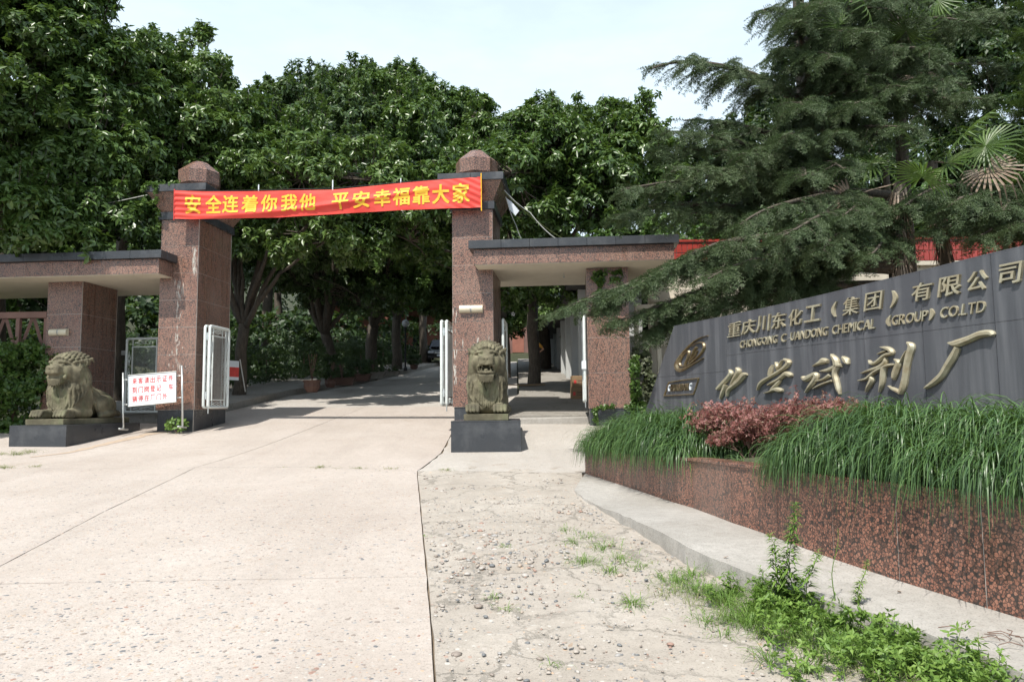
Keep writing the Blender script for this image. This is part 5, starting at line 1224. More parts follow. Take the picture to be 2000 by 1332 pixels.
# ------------------------------------------------------------------ cedars
def spray_t(seed):
    """a feathery twig: 26 cm axis with side twigs, all set with needles (thin triangles)"""
    r = random.Random(seed); V, Fc = [], []
    def needles(p, d, n, ln):
        for _ in range(n):
            a = r.uniform(0, 6.28); h = np.array([math.cos(a), 0, math.sin(a)]); t = d*r.uniform(.5, .9)+h*r.uniform(.5, .9)+np.array([r.uniform(-.2, .2)]*3); t /= np.linalg.norm(t); w = np.cross(t, [.3, .2, 1]); w = w/np.linalg.norm(w)*.0042
            k = len(V); V.extend([p-w, p+w, p+t*ln*r.uniform(.7, 1.1)]); Fc.append((k, k+1, k+2))
    L = .28
    for i in range(9):
        t = i/8; p = np.array([0, L*t, -.05*t*t]); needles(p, np.array([0, 1., -.1]), 7, .042)
        if i in (1, 3, 5, 7):
            for sx in (-1, 1):
                ll = .11*(1-.5*t)*r.uniform(.7, 1.2); dd = np.array([sx*.75, .65, -.15])
                for j in range(1, 4): needles(p+dd*ll*j/3, dd, 5, .034)
    return np.array(V), np.array(Fc)
SPR = [spray_t(i) for i in range(6)]
def cedar_bough(m, a, b, wide, sag, out, dens=1., drop=.5, r0=.06):
    """main limb from a to b; side twigs fan out flat on both sides and hang at their tips"""
    a, b = Vector(a), Vector(b); n = 14; P = []; L = (b-a).length; ph = random.uniform(0, 6)
    for i in range(n+1):
        t = i/n; p = a.lerp(b, t); p.z += L*sag*math.sin(math.pi*t*.9)-drop*t**3*.3*L*.2; p += Vector((math.sin(ph+5*t), math.cos(ph+4*t), .4*math.sin(7*t+ph)))*.035*L*t; P.append(p)
    m.tube(P, [r0*(1-.85*i/n) for i in range(n+1)], 6)
    d = (b-a).normalized(); side = d.cross(Vector((0, 0, 1))).normalized(); k = int(L/.095*dens)
    for j in range(k):
        t = random.uniform(.12, 1)**.8; i = min(n-1, int(t*n)); p = P[i].lerp(P[i+1], t*n-i); s = random.choice((-1, 1)); ln = wide*(1.1-.85*t)*random.uniform(.5, 1.15)
        q = side*s*random.uniform(.5, 1)+d*random.uniform(.35, .9)+Vector((0, 0, random.uniform(-.25, .35))); q.normalize(); nn = max(3, int(ln/.10)); prev = p; pp = [p.copy()]
        for h in range(nn):
            f = (h+1)/nn; cur = p+q*ln*f+Vector((0, 0, -drop*ln*f*f)); pp.append(cur)
            out.append((cur, (cur-prev).normalized()+Vector((random.uniform(-.5, .5), random.uniform(-.5, .5), random.uniform(-.45, .15))), random.uniform(.75, 1.25)))
            if random.random() < .9: out.append((prev.lerp(cur, .5), side*random.choice((-1, 1))*.8+d*.5+Vector((0, 0, random.uniform(-.6, .2))), random.uniform(.6, 1.05)))
            prev = cur
        m.tube([pp[0], pp[len(pp)//2], pp[-1]], [.012, .008, .004], 3, False)
    out.append((P[-1], d, 1.2))
def emit_needles(o, out, mat, origin):
    P = np.array([tuple(x[0]) for x in out]); A = np.array([tuple(x[1]) for x in out]); s = np.array([x[2] for x in out])
    A = A/np.linalg.norm(A, axis=1, keepdims=True); up = rng.normal(size=A.shape)*.25+np.array([0, 0, 1.]); x = np.cross(A, up); x /= np.linalg.norm(x, axis=1, keepdims=True); z = np.cross(x, A)
    c = link('crown', spray_cloud(P-np.array(origin), np.stack([x, A, z], 2), s), o); c['kind'] = 'stuff'
    md = c.modifiers.new('needles', 'NODES'); md.node_group = spray_group(mat); print('cedar sprays', len(P)); return c
def spray_cloud(P, R_, s):
    """one point for every twig, carrying its turn and size"""
    me = bpy.data.meshes.new('crown'); me.vertices.add(len(P)); me.vertices.foreach_set('co', np.asarray(P, np.float32).ravel())
    eul = np.array([tuple(Matrix(r.tolist()).to_euler()) for r in R_], np.float32)
    for nm, ty, v in (('turn', 'FLOAT_VECTOR', eul), ('size', 'FLOAT', s.astype(np.float32)), ('pick', 'INT', rng.integers(0, len(SPR), len(P)).astype(np.int32))):
        a = me.attributes.new(nm, ty, 'POINT'); a.data.foreach_set('vector' if ty == 'FLOAT_VECTOR' else 'value', v.ravel())
    me.update(); return me
GROUPS = {}
def spray_group(mat):
    if mat.name in GROUPS: return GROUPS[mat.name]
    g = bpy.data.node_groups.new('needle_sprays', 'GeometryNodeTree'); g.interface.new_socket('Geometry', in_out='INPUT', socket_type='NodeSocketGeometry'); g.interface.new_socket('Geometry', in_out='OUTPUT', socket_type='NodeSocketGeometry')
    N = g.nodes.new; gi = N('NodeGroupInput'); go = N('NodeGroupOutput'); jo = N('GeometryNodeJoinGeometry')
    def attr(nm, ty): q = N('GeometryNodeInputNamedAttribute'); q.data_type = ty; q.inputs['Name'].default_value = nm; return q.outputs['Attribute']
    tu, si, pk = attr('turn', 'FLOAT_VECTOR'), attr('size', 'FLOAT'), attr('pick', 'INT'); er = N('FunctionNodeEulerToRotation'); g.links.new(tu, er.inputs[0])
    for k, (v, f) in enumerate(SPR):
        ob = bpy.data.objects.new('needle_twig', np_mesh('needle_twig', v, f, mat)); oi = N('GeometryNodeObjectInfo'); oi.inputs['Object'].default_value = ob
        cm = N('FunctionNodeCompare'); cm.data_type = 'INT'; cm.operation = 'EQUAL'; g.links.new(pk, cm.inputs['A'] if cm.inputs['A'].enabled else cm.inputs[2]); (cm.inputs[3]).default_value = k
        try: g.links.new(pk, cm.inputs[2])
        except Exception: pass
        ip = N('GeometryNodeInstanceOnPoints'); g.links.new(gi.outputs[0], ip.inputs['Points']); g.links.new(cm.outputs[0], ip.inputs['Selection']); g.links.new(oi.outputs['Geometry'], ip.inputs['Instance']); g.links.new(er.outputs[0], ip.inputs['Rotation']); g.links.new(si, ip.inputs['Scale']); g.links.new(ip.outputs[0], jo.inputs[0])
    g.links.new(jo.outputs[0], go.inputs[0]); GROUPS[mat.name] = g; return g
def cedar(base, h, boughs, label, r=.28, extra=0, mat='needle'):
    b = gp(base[0], base[1], -.1); o = empty('cedar_tree', b, 0, label, 'cedar', 'cedars behind the signboard'); m = MB(); out = []
    T = [Vector((base[0]+.1*math.sin(z*.5), base[1], b.z+z)) for z in np.linspace(0, h, 12)]
    m.tube(T, [r*(1-.75*i/11) for i in range(12)], 12)
    for (px, py, Y, z0, wide, sag, dens) in boughs:
        e = at(px, py, Y); i = (z0-b.z)/h*11; i = max(0, min(10.99, i)); s = T[int(i)].lerp(T[int(i)+1], i-int(i))
        cedar_bough(m, s, e, wide, sag, out, dens, .45, .035+.012*(e-s).length)
    m.v = [(x-b.x, y-b.y, z-b.z) for x, y, z in m.v]; m.build('trunk', M['bark'], o, smooth=True)
    emit_needles(o, out, M[mat], b); return o
# px, py, distance of the tip; height on the trunk; half width of the spray; arch; density
cedar((6.9, 16.6), 13.5, [(1280, 140, 13.5, 8.4, 1.0, .10, 1.0), (1310, 260, 13.8, 6.8, .8, .06, .8), (1340, 235, 14.4, 7.4, .8, .05, .8), (1420, 150, 14.6, 8.6, .9, .06, .9), (1230, 380, 13.6, 6.0, 1.2, .10, 1.1), (1210, 430, 14.2, 5.4, 1.1, .10, 1.0), (1330, 330, 13.2, 6.2, 1.1, .06, 1.0), (1340, 420, 14.6, 5.6, 1.2, .05, 1.1),
   (1490, 20, 15.0, 10.6, .8, .05, 1), (1520, 90, 14.2, 9.2, 1.0, .06, 1), (1560, 200, 12.8, 7.8, 1.0, .06, 1), (1700, 140, 13.4, 8.6, 1.1, .05, 1), (1800, 120, 14.0, 8.6, 1.1, .08, 1), (1740, 20, 14.0, 10.4, 1.0, .06, 1), (1850, 50, 14.4, 10.0, 1.1, .06, 1), (1600, -40, 14.0, 11, .9, .05, .9), (1440, 290, 13.5, 6.6, 1.1, .05, 1), (1560, 330, 12.4, 6.4, 1.0, .05, 1), (1650, 260, 12.8, 7.2, .9, .05, .9), (1950, 120, 14.6, 8.6, 1.2, .06, 1), (1700, 60, 13.0, 9.6, 1.1, .06, 1.2), (1620, 100, 12.9, 9.0, 1.0, .06, 1.1), (1780, -10, 13.2, 10.4, 1.1, .06, 1.2), (1880, 30, 13.4, 9.8, 1.2, .06, 1.2), (1560, 40, 13.4, 9.8, .9, .06, 1.), (1690, 200, 12.6, 7.9, 1.0, .05, 1.1), (1780, 170, 12.9, 8.2, 1.0, .06, 1.1), (1530, 250, 12.9, 7.0, 1.0, .05, 1.1), (1960, 20, 14.0, 9.6, 1.2, .06, 1.1), (1850, 150, 12.9, 8.2, 1.1, .06, 1.2), (1930, 190, 13.4, 7.8, 1.1, .06, 1.2), (1760, 240, 12.6, 7.4, 1.0, .05, 1.1), (1640, 320, 12.4, 6.6, 1.0, .05, 1.1), (1820, 90, 12.8, 9.0, 1.2, .06, 1.2), (1600, 0, 13.0, 10.2, 1.0, .06, 1.1), (1300, 300, 14.2, 6.6, .9, .08, 1)],
   'tall cedar with a vine covered trunk and a long bough reaching left into the sky')
cedar((7.4, 14.3), 5.6, [(1105, 625, 12.9, 4.35, .75, .10, 1.35), (1150, 600, 12.7, 4.5, .8, .10, 1.3), (1215, 625, 12.8, 4.2, .75, .08, 1.3), (1310, 640, 13.2, 3.9, .7, .06, 1.2), (1190, 570, 12.4, 4.7, .85, .09, 1.3), (1250, 640, 12.9, 3.9, .7, .05, 1.1), (1290, 600, 13.0, 4.3, .9, .05, 1.2), (1390, 545, 12.3, 4.8, .9, .05, 1.25), (1450, 440, 12.0, 5.7, .8, .06, 1.1), (1350, 560, 13.6, 4.5, .9, .04, 1.2), (1520, 450, 11.6, 5.2, .9, .06, 1.2), (1470, 560, 13.5, 4.2, .8, .04, 1),
   (1600, 480, 11.8, 4.9, .9, .05, 1.2), (1700, 490, 12.0, 4.7, .7, .05, 1), (1640, 420, 12.2, 5.4, .8, .08, 1.1)],
   'low cedar whose boughs spread over the signboard and in front of the right canopy post', r=.2)
cedar((11.2, 15.0), 7.0, [(1680, 430, 12.4, 5.4, .8, .06, 1.2), (1760, 390, 12.2, 5.7, .9, .06, 1.2), (1850, 400, 12.0, 5.6, .9, .05, 1.2), (1950, 400, 12.2, 5.5, .9, .05, 1.2), (1800, 440, 12.6, 5.0, .8, .05, 1.1), (1900, 450, 12.4, 4.9, .8, .05, 1.1), (2000, 440, 12.0, 5.0, .8, .05, 1.1), (2030, 370, 12.6, 6.2, .9, .05, 1)],
   'cedar at the right edge with a flat ivy topped bough above the company name', r=.2)
jn = empty('juniper_tree', gp(10.6, 13.4), 0, 'bright green juniper at the upper right edge of the photo', 'juniper'); m = MB(); out = []
T = [Vector((10.6, 13.4, 1.5+z)) for z in np.linspace(-.5, 9.5, 8)]; m.tube(T, [.16*(1-.8*i/7) for i in range(8)], 8)
for k in range(56):
    z = random.uniform(3.6, 10.8); s = Vector((10.6, 13.4, z-.5)); a = random.uniform(2.2, 5.4); R_ = random.uniform(.9, 1.5)*(1.15-.06*z); cedar_bough(m, s, s+Vector((math.cos(a)*R_, math.sin(a)*R_*.9, random.uniform(.1, .9))), .45, .0, out, 1.0, -.2, .02)
jb = jn.location; m.v = [(x-jb.x, y-jb.y, z-jb.z) for x, y, z in m.v]; m.build('trunk', M['bark'], jn); emit_needles(jn, out, M['needle2'], jb)

# ------------------------------------------------------------------ fan palms
def fan_mesh(seed, R_=.62, n=26, spread=2.6, droop=.35):
    r = random.Random(seed); V, Fc = [], []
    for i in range(n):
        a = -spread+2*spread*i/(n-1); ln = R_*(1-.22*(abs(a)/spread)**2)*r.uniform(.88, 1.08); d = Vector((math.sin(a), math.cos(a), 0)); s = Vector((d.y, -d.x, 0)); w = .020
        p1 = d*ln*.45; p2 = d*ln*.8+Vector((0, 0, -.08*ln)); p3 = d*ln+Vector((0, 0, -droop*ln*r.uniform(.5, 1.3))); k = len(V)
        V += [Vector((0, 0, 0)), p1-s*w, p1+s*w, p1+Vector((0, 0, -.012)), p2-s*w*.8, p2+s*w*.8, p2+Vector((0, 0, -.01)), p3]
        Fc += [(k, k+1, k+3), (k, k+3, k+2), (k+1, k+4, k+6), (k+1, k+6, k+3), (k+3, k+6, k+5), (k+3, k+5, k+2), (k+4, k+7, k+6), (k+6, k+7, k+5)]
    return V, Fc
FAN = []; DEAD = []
for i in range(4):
    V, Fc = fan_mesh(i); FAN.append(MB().add(V, Fc).mesh('fan_leaf', M['palm'])); V, Fc = fan_mesh(i+9, .6, 22, 2.3, .8); DEAD.append(MB().add(V, Fc).mesh('dead_leaf', M['deadpalm']))
def palm(base, top, fans, dead, label, r=.13, skirt=True):
    b = gp(base[0], base[1], -.1); o = empty('fan_palm', b, 0, label, 'palm', 'fan palms behind the signboard'); m = MB(); t = Vector((top[0], top[1], top[2]))-b
    m.tube([Vector((0, 0, 0)), t*.35+Vector((.08, 0, 0)), t*.7, t], [r*1.1, r, r*.95, r*.8], 10); m.build('trunk', M['bark'], o, smooth=True)
    if skirt:
        m = MB()
        for k in range(420):
            f = random.uniform(.2, .98); a = random.uniform(0, 6.28); c = t*f; d = Vector((math.cos(a), math.sin(a), 0)); p = c+d*r; q = c+d*(r+random.uniform(.03, .16))+Vector((0, 0, -random.uniform(.15, .5))); s = Vector((-d.y, d.x, 0))*random.uniform(.008, .022)
            m.add([p-s, p+s, q+s*.4, q-s*.3], [(0, 1, 2, 3)])
        m.build('fibre_skirt', M['deadpalm'], o)['kind'] = 'stuff'
    for k, (px, py, Y) in enumerate(list(fans)+list(dead)):
        isd = k >= len(fans); c = at(px, py, Y); cl = c-b; d = (cl-t); st = MB(); mid = t.lerp(cl, .55)+Vector((0, 0, .15*d.length if not isd else .02)); st.tube([t, mid, cl], [.016, .012, .008], 5); st.build('leaf_stalk', M['palm'] if not isd else M['deadpalm'], o)
        f = link('dead_leaf' if isd else 'fan_leaf', (DEAD if isd else FAN)[k % 4], o, cl)
        out_ = Vector((d.x, d.y, 0)); out_ = out_.normalized() if out_.length > .01 else Vector((-1, 0, 0))
        y = (out_*.9+Vector((0, 0, -.9 if isd else random.uniform(-.4, .5)))).normalized(); zz = (Vector((-.25, -1, .25))+Vector((random.uniform(-.4, .4), 0, random.uniform(-.3, .5)))).normalized(); x = y.cross(zz).normalized(); zz = x.cross(y)
        f.rotation_euler = Matrix((x, y, zz)).transposed().to_euler(); f.scale = (1.05,)*3
    return o
palm((9.0, 14.6), (8.05, 13.8, 6.2), [(1885, 262, 12.4), (1800, 345, 12.2), (1925, 285, 12.8), (1790, 290, 12.9), (1850, 320, 13.4)], [(1930, 330, 12.7)], 'fan palm with green and dead leaves to the right of the cedar trunk')
palm((6.9, 13.2), (7.1, 13.2, 5.6), [(1700, 320, 13.6)], [(1660, 385, 13.2)], 'shaggy fan palm trunk rising behind the middle of the signboard')
palm((8.4, 15.6), (8.3, 15.2, 10.2), [(1690, 12, 14.0), (1640, 50, 14.2), (1770, 60, 14.2), (1830, 0, 14.6), (1660, -30, 14.4)], [(1800, 150, 14.9)], 'tallest fan palm, its crown at the top edge above the cedar', skirt=False)
# ------------------------------------------------------------------ low building with red tiled parapet and its long side wall
zt = at(1450, 470, 19.0).z; zb_ = at(1450, 513, 19.0).z
bd = empty('building', (2.35, 19.0, 1.0), 0, 'low pale building with a red tiled parapet behind the cedars and the right canopy', 'building')
def bx(name, x0, x1, y0, y1, z0, z1, mat, bev=0): return MB().box(x0-2.35, x1-2.35, y0-19, y1-19, z0-1, z1-1).build(name, M[mat], bd, bevel=bev)
bx('front_wall', 3.6, 18, 19.12, 19.4, .8, zb_-.12, 'plaster'); bx('ledge', 3.5, 18, 19.0, 19.4, zb_-.12, zb_-.005, 'plaster', .01); bx('parapet', 3.6, 18, 19.03, 19.4, zb_, zt-.03, 'grout'); bx('parapet_coping', 3.5, 18, 18.96, 19.45, zt-.03, zt+.03, 'redbrick')
bx('roof', 2.5, 18, 19.45, 44, zt-.35, zt-.2, 'darkroof'); bx('sill_band', 3.6, 18, 19.06, 19.118, zb_-1.0, zb_-.9, 'plaster')
tile = MB().box(0, .128, 0, .03, 0, (zt-zb_-.05)/2-.012).mesh('tile', M['redbrick'], bevel=.004)
for k in range(92):
    for r_ in range(2): link('tile', tile, bd, (3.62-2.35+k*.14, 18.998-19+random.uniform(-.002, .002), zb_-1+.008+r_*(zt-zb_-.04)/2))
bx('side_wall', 2.45, 2.7, 20.5, 46, .8, zt-.5, 'whitewall'); bx('eaves', 1.75, 2.8, 20.2, 46, zt-.5, zt-.36, 'darkroof'); bx('end_wall', 2.702, 3.6, 20.3, 20.5, .8, zt-.5, 'whitewall')
for k in range(9):
    y = 20.8+k*2.9; z = float(gz(2.3, y)); bx('column', 2.15, 2.449, y, y+.3, z, zt-.502, 'whitewall')
    w_ = bx('window', 2.425, 2.448, y+.8, y+2.2, z+1.3, z+2.6, 'glass')
    MB().box(-.02, 0, 0, 1.4, 0, .05).box(-.02, 0, 0, .05, .052, 1.3).box(-.02, 0, 1.35, 1.4, .052, 1.3).box(-.02, 0, .68, .72, .052, 1.25).box(-.02, 0, .052, 1.348, 1.25, 1.3).build('window_frame', M['whitewall'], w_, (2.4245-2.35, y+.8-19, z+1.3-1))
for y in (33.2, 38.8): z = float(gz(2.3, y)); bx('door', 2.40, 2.4245, y-.5, y+.4, z+.1, z+2.1, 'redpaint')
# brown brick block and hut at the far end
b2 = empty('building', (-9, 58, 4.5), 0, 'brown brick building at the far end of the avenue behind the lamp post', 'building')
MB().box(-5, 6.5, 0, 6, -1, 5.2).build('wall', M['brickwall'], b2); MB().box(-5.3, 6.8, -.3, 6.3, 5.2, 5.5).build('roof', M['darkroof'], b2)
for x in (-3.6, -1.2, 1.2, 3.6): w_ = MB().box(x, x+1.1, -.03, -.002, 1.8, 3.4).build('window', M['glass'], b2); MB().box(x-.06, x+1.16, -.06, -.031, 3.4, 3.48).box(x-.06, x+1.16, -.06, -.031, 1.7, 1.798).build('window_frame', M['pinkwall'], w_)
hx = xb(1012, 52); hz = float(gz(hx, 52)); b3 = empty('hut', (hx, 52, hz), 0, 'pink walled hut with a dark pitched roof seen under the right canopy', 'hut')
MB().box(-1.6, 1.2, 0, 3, -.3, 2.3).build('wall', M['hutwall'], b3); MB().add([(-2, -.3, 2.3), (1.6, -.3, 2.3), (1.6, 3.3, 2.3), (-2, 3.3, 2.3), (-2, 1.5, 3.3), (1.6, 1.5, 3.3)], [(0, 1, 5, 4), (2, 3, 4, 5), (0, 4, 3), (1, 2, 5), (3, 2, 1, 0)]).build('roof', M['darkroof'], b3)
MB().box(-.4, .4, -.04, -.002, 0, 1.9).build('door', M['brickwall'], b3)

# ------------------------------------------------------------------ lamp post, pots, car, boxes, second notice stand
x, y = xb(791, 37.5), 37.5; g = float(gz(x, y))+.2; lp = empty('street_lamp', (x, y, g), 0, 'dark lamp post with a round frosted globe on the left pavement of the avenue', 'street lamp')
MB().lathe([(.10, 0), (.10, .12), (.05, .2), (.045, 2.0), (.035, 2.15), (.07, 2.18), (.07, 2.24)], 10).build('post', M['rubber'], lp); MB().ball((0, 0, 2.42), .19, 14, 10).build('globe', M['lampglass'], lp, smooth=True)
def pot(px, Y, r, h, sh, label, trough=False, mat='clay', n=260):
    x = xb(px, Y); g = float(gz(x, Y))+.205; o = empty('potted_plant', (x, Y, g), random.uniform(-.2, .2), label, 'potted plant', 'pots and troughs along the left pavement')
    if trough: MB().frustum((-r*1.3, r*1.3, -r*.6, r*.6), 0, (-r*1.6, r*1.6, -r*.8, r*.8), h).box(-r*1.68, r*1.68, -r*.88, r*.88, h, h+.04).build('trough', M[mat], o)
    else: MB().lathe([(r*.6, 0), (r*.95, h*.45), (r*.92, h*.8), (r, h*.86), (r*1.02, h), (r*.85, h), (r*.8, h-.05), (0, h-.05)], 14).build('pot', M[mat], o, smooth=False)
    leaf_mass('foliage', [(0, 0, h+sh*.55, r*1.5, r*1.5, sh*.5)], n, .09, .022, 'leaf_dark', parent=o)
    m = MB()
    for k in range(4): m.tube([(0, 0, h-.05), (random.uniform(-.15, .15), random.uniform(-.15, .15), h+sh*.7)], .014, 4)
    m.build('stem', M['twig'], o)
pot(609, 25.5, .30, .42, 1.3, 'bushy shrub in a round dark pot, nearest of the pots on the pavement'); pot(645, 27.5, .22, .3, .9, 'small shrub in a round pot just behind the nearest pot'); pot(668, 28.5, .3, .25, .8, 'shrub in a low dark trough between the round pots and the bare patched tree', True)
pot(700, 30.5, .3, .25, .5, 'low plant in a trough in front of the bare patched tree', True); pot(727, 31.8, .34, .25, .6, 'pale leafy plant in a trough right of the bare patched tree', True, 'pave'); pot(757, 33.5, .34, .22, .25, 'nearly empty stone trough before the lamp post', True, 'pave', 60); pot(808, 38.5, .22, .25, .5, 'small flowering pot to the right of the lamp post')
def wheel(parent, x, y, r=.31, w=.2):
    o = bpy.data.objects.new('wheel', None); COL.objects.link(o); o.parent = parent; o.location = (x, y, r); R90 = Matrix.Rotation(math.pi/2, 4, 'Y')
    m = MB().lathe([(r*.6, -w/2), (r*.95, -w/2), (r, -w/3), (r, w/3), (r*.95, w/2), (r*.6, w/2)], 18); m.v = [tuple(R90 @ Vector(p)) for p in m.v]; m.build('tyre', M['rubber'], o)
    m = MB().lathe([(r*.58, -w/2-.005), (r*.2, -w/2+.02), (r*.2, w/2-.02), (r*.58, w/2+.005)], 10); m.v = [tuple(R90 @ Vector(p)) for p in m.v]; m.build('rim', M['steel'], o)
cx_, cy_ = xb(861, 45), 45.0; cgz = float(gz(cx_, cy_+2)); car = empty('parked_car', (cx_, cy_, cgz), .05, 'black car parked facing the gate, half hidden by the silver folding gate', 'car'); car.rotation_euler = (math.atan(.11), 0, .05)
prof = [(-.0, .30), (-.02, .62), (.08, .72), (1.05, .86), (1.75, 1.36), (3.0, 1.38), (3.7, .98), (4.3, .92), (4.38, .5), (4.3, .28)]
V = [(sx*(.84 if z < 1.0 else .66), y, z) for sx in (-1, 1) for y, z in prof]; n = len(prof)
MB().add(V, [tuple(range(n)), tuple(range(2*n-1, n-1, -1))]+[(i, n+i, n+(i+1) % n, (i+1) % n) for i in range(n)]).build('body', M['carpaint'], car, bevel=.05)
MB().add([(-.70, 1.10, .92), (.70, 1.10, .92), (.60, 1.70, 1.33), (-.60, 1.70, 1.33)], [(0, 1, 2, 3)]).build('windscreen', M['glass'], car, (0, -.03, .03))
for sx in (-1, 1):
    MB().box(sx*.62-.17, sx*.62+.17, -.04, .05, .58, .70).build('headlight', M['lampglass'], car, bevel=.02)
    MB().box(sx*.9-.08, sx*.9+.08, 1.2, 1.3, .9, 1.0).build('mirror', M['carpaint'], car, bevel=.02)
    for y in (.8, 3.4): wheel(car, sx*.74, y)
MB().box(-.25, .25, -.06, -.04, .40, .52).build('number_plate', M['signwhite'], car); MB().box(-.80, .80, -.08, -.02, .28, .40).build('bumper', M['carpaint'], car, bevel=.02); MB().box(-.4, .4, -.05, -.02, .56, .66).build('grille', M['steel'], car)
bxx, byy = xb(1118, 21.2), 21.2; bz_ = float(gz(bxx, byy))+.17
for k, (lb, dx) in enumerate((('lower cardboard box of the stack inside the right passage', 0), ('upper cardboard box of the stack inside the right passage', .03))):
    o = empty('cardboard_box', (bxx-.05+dx, byy, bz_+k*.335), .05*k, lb, 'cardboard box', 'cardboard boxes stacked inside the right passage'); MB().box(0, .55, 0, .4, 0, .33).build('carton', M['carton'], o, bevel=.006)
    MB().box(.05, .12, -.002, -.0008, .1, .2).build('red_print', M['redpaint'], o); MB().box(.16, .45, -.002, -.0008, .17, .20).box(.16, .4, -.002, -.0008, .10, .12).build('grey_print', M['twig'], o)
def stand2():
    Y = 23.5; p = at(480, 765, Y); o = empty('notice_stand', p, math.radians(70), 'folded silver stand with a red and white board leaning beside the first avenue tree', 'notice stand')
    k = Y/F; m = MB(); m.tube([(-.02, 0, 0), (-.30, .0, 62*k)], .018, 6).tube([(-.95, .1, 0), (-1.2, .1, 62*k)], .018, 6); m.build('tube_frame', M['steel'], o)
    MB().box(-1.15, -.35, -.01, .01, .35, .95).build('board', M['signwhite'], o); MB().box(-1.15, -.35, -.013, -.0105, .45, .75).build('red_panel', M['redpaint'], o)
stand2()
x, y = xb(1036, 26.2), 26.2
for k, (dx, dy, a) in enumerate(((-.45, -.35, .1), (.15, -.4, -.1), (-.15, -.55, .2))):
    o = MB().box(-.35, .35, -.06, .06, 0, .035).build('plank', M['carton'], None, gp(x+dx, y+dy, .20+.002*k), (math.atan(.1), 0, a), bevel=.004); tag(o, ('short pale plank left of the tree trunk under the right canopy', 'short pale plank right of the tree trunk under the right canopy', 'short pale plank in front of the tree trunk under the right canopy')[k], 'plank', 'planks round the tree under the right canopy')

# ------------------------------------------------------------------ two people in the shade of the passage
def person(loc, rz, label, top, bottom, arms, hgt=1.62, hair=.1):
    o = empty('person', loc, rz, label, 'person'); k = hgt/1.62; f = Field((-.62, -.3, -.02), (.62, .35, 1.8), .02)
    f.ell((0, .02, 1.50), (.075, .092, .112), .02); f.ell((0, -.075, 1.49), (.014, .02, .022), .01); f.ell((.074, .03, 1.49), (.014, .02, .03), .01); f.ell((-.074, .03, 1.49), (.014, .02, .03), .01); f.ell((0, -.06, 1.445), (.026, .012, .008), .006, 'sub')
    for sx in (-1, 1): f.ell((sx*.03, -.072, 1.515), (.013, .01, .007), .006, 'sub')
    f.cap((0, .03, 1.42), (0, .03, 1.30), .048, .055, .03); f.ell((0, .03, 1.18), (.165, .095, .17), .06); f.ell((0, .03, .98), (.14, .09, .14), .06); f.ell((0, .03, .86), (.16, .105, .11), .05)
    for sx in (-1, 1):
        f.line([(sx*.085, .03, .84), (sx*.09, .01, .47), (sx*.09, .04, .09)], [.085, .055, .038], .03); f.line([(sx*.09, .05, .045), (sx*.10, -.10, .03)], [.04, .03], .02)
        A = arms[0] if sx < 0 else arms[1]; f.line([(sx*.165, .03, 1.27), A[0], A[1]], [.05, .038, .028], .025)
        e, h = np.array(A[0]), np.array(A[1]); d = (h-e)/np.linalg.norm(h-e); f.ell(h+d*.05, (.032, .02, .045), .02); s_ = np.cross(d, [0, 1, .01])
        for j in range(4): q = h+d*.075+s_*(-.024+.016*j); f.cap(q, q+d*(.055-.006*abs(j-1.4)), .009, .007, .004)
        f.cap(h+d*.03+s_*.03, h+d*.065+s_*.05, .010, .008, .006)
    V, Q = f.surf(); b = link('body', np_mesh('body', V*k, Q, M['skin'], True), o)
    g = Field((-.45, -.3, .5), (.45, .35, 1.8), .022)
    g.ell((0, .03, 1.17), (.185, .118, .19), .06); g.ell((0, .03, .98), (.165, .112, .16), .06)
    for sx in (-1, 1):
        A = arms[0] if sx < 0 else arms[1]; e = np.array((sx*.165, .03, 1.27)); g.cap(e, e+(np.array(A[0])-e)*.6, .066, .062, .03)
    g.ell((0, .02, 1.42), (.07, .08, .09), .02, 'sub'); V, Q = g.surf(); link('shirt', np_mesh('shirt', V*k, Q, M[top], True), o)
    g = Field((-.3, -.2, .3), (.3, .3, 1.1), .022); g.ell((0, .03, .86), (.178, .125, .115), .05)
    for sx in (-1, 1): g.cap((sx*.088, .03, .82), (sx*.092, .02, .54), .105, .088, .03)
    V, Q = g.surf(); link('shorts', np_mesh('shorts', V*k, Q, M[bottom], True), o)
    g = Field((-.2, -.2, 1.2), (.2, .3, 1.8), .02); g.ell((0, .04, 1.53), (.088, .10, .108), .02); g.ell((0, .10, 1.45), (.07, .06, .12), .03); g.ell((0, -.10, 1.46), (.075, .10, .085), .01, 'sub'); V, Q = g.surf(); link('hair', np_mesh('hair', V*k, Q, M['hair'], True), o)
y = 33.0; x = xb(1046, y); person((x, y, float(gz(x, y))+.18), .1, 'woman in mustard top and black shorts, hand on hip, by the tree under the canopy', 'teey', 'shortsk', (((-.26, .05, 1.05), (-.24, .0, .82)), ((.36, .08, 1.06), (.20, .02, .93))))
y = 31.0; x = xb(1126, y); person((x, y, float(gz(x, y))+.18), 0, 'person in a pale grey shirt and navy shorts raising one hand beside the side wall', 'teew', 'shortsb', (((-.38, -.02, 1.22), (-.42, -.06, 1.46)), ((.26, .04, 1.03), (.25, 0, .80))), 1.68)

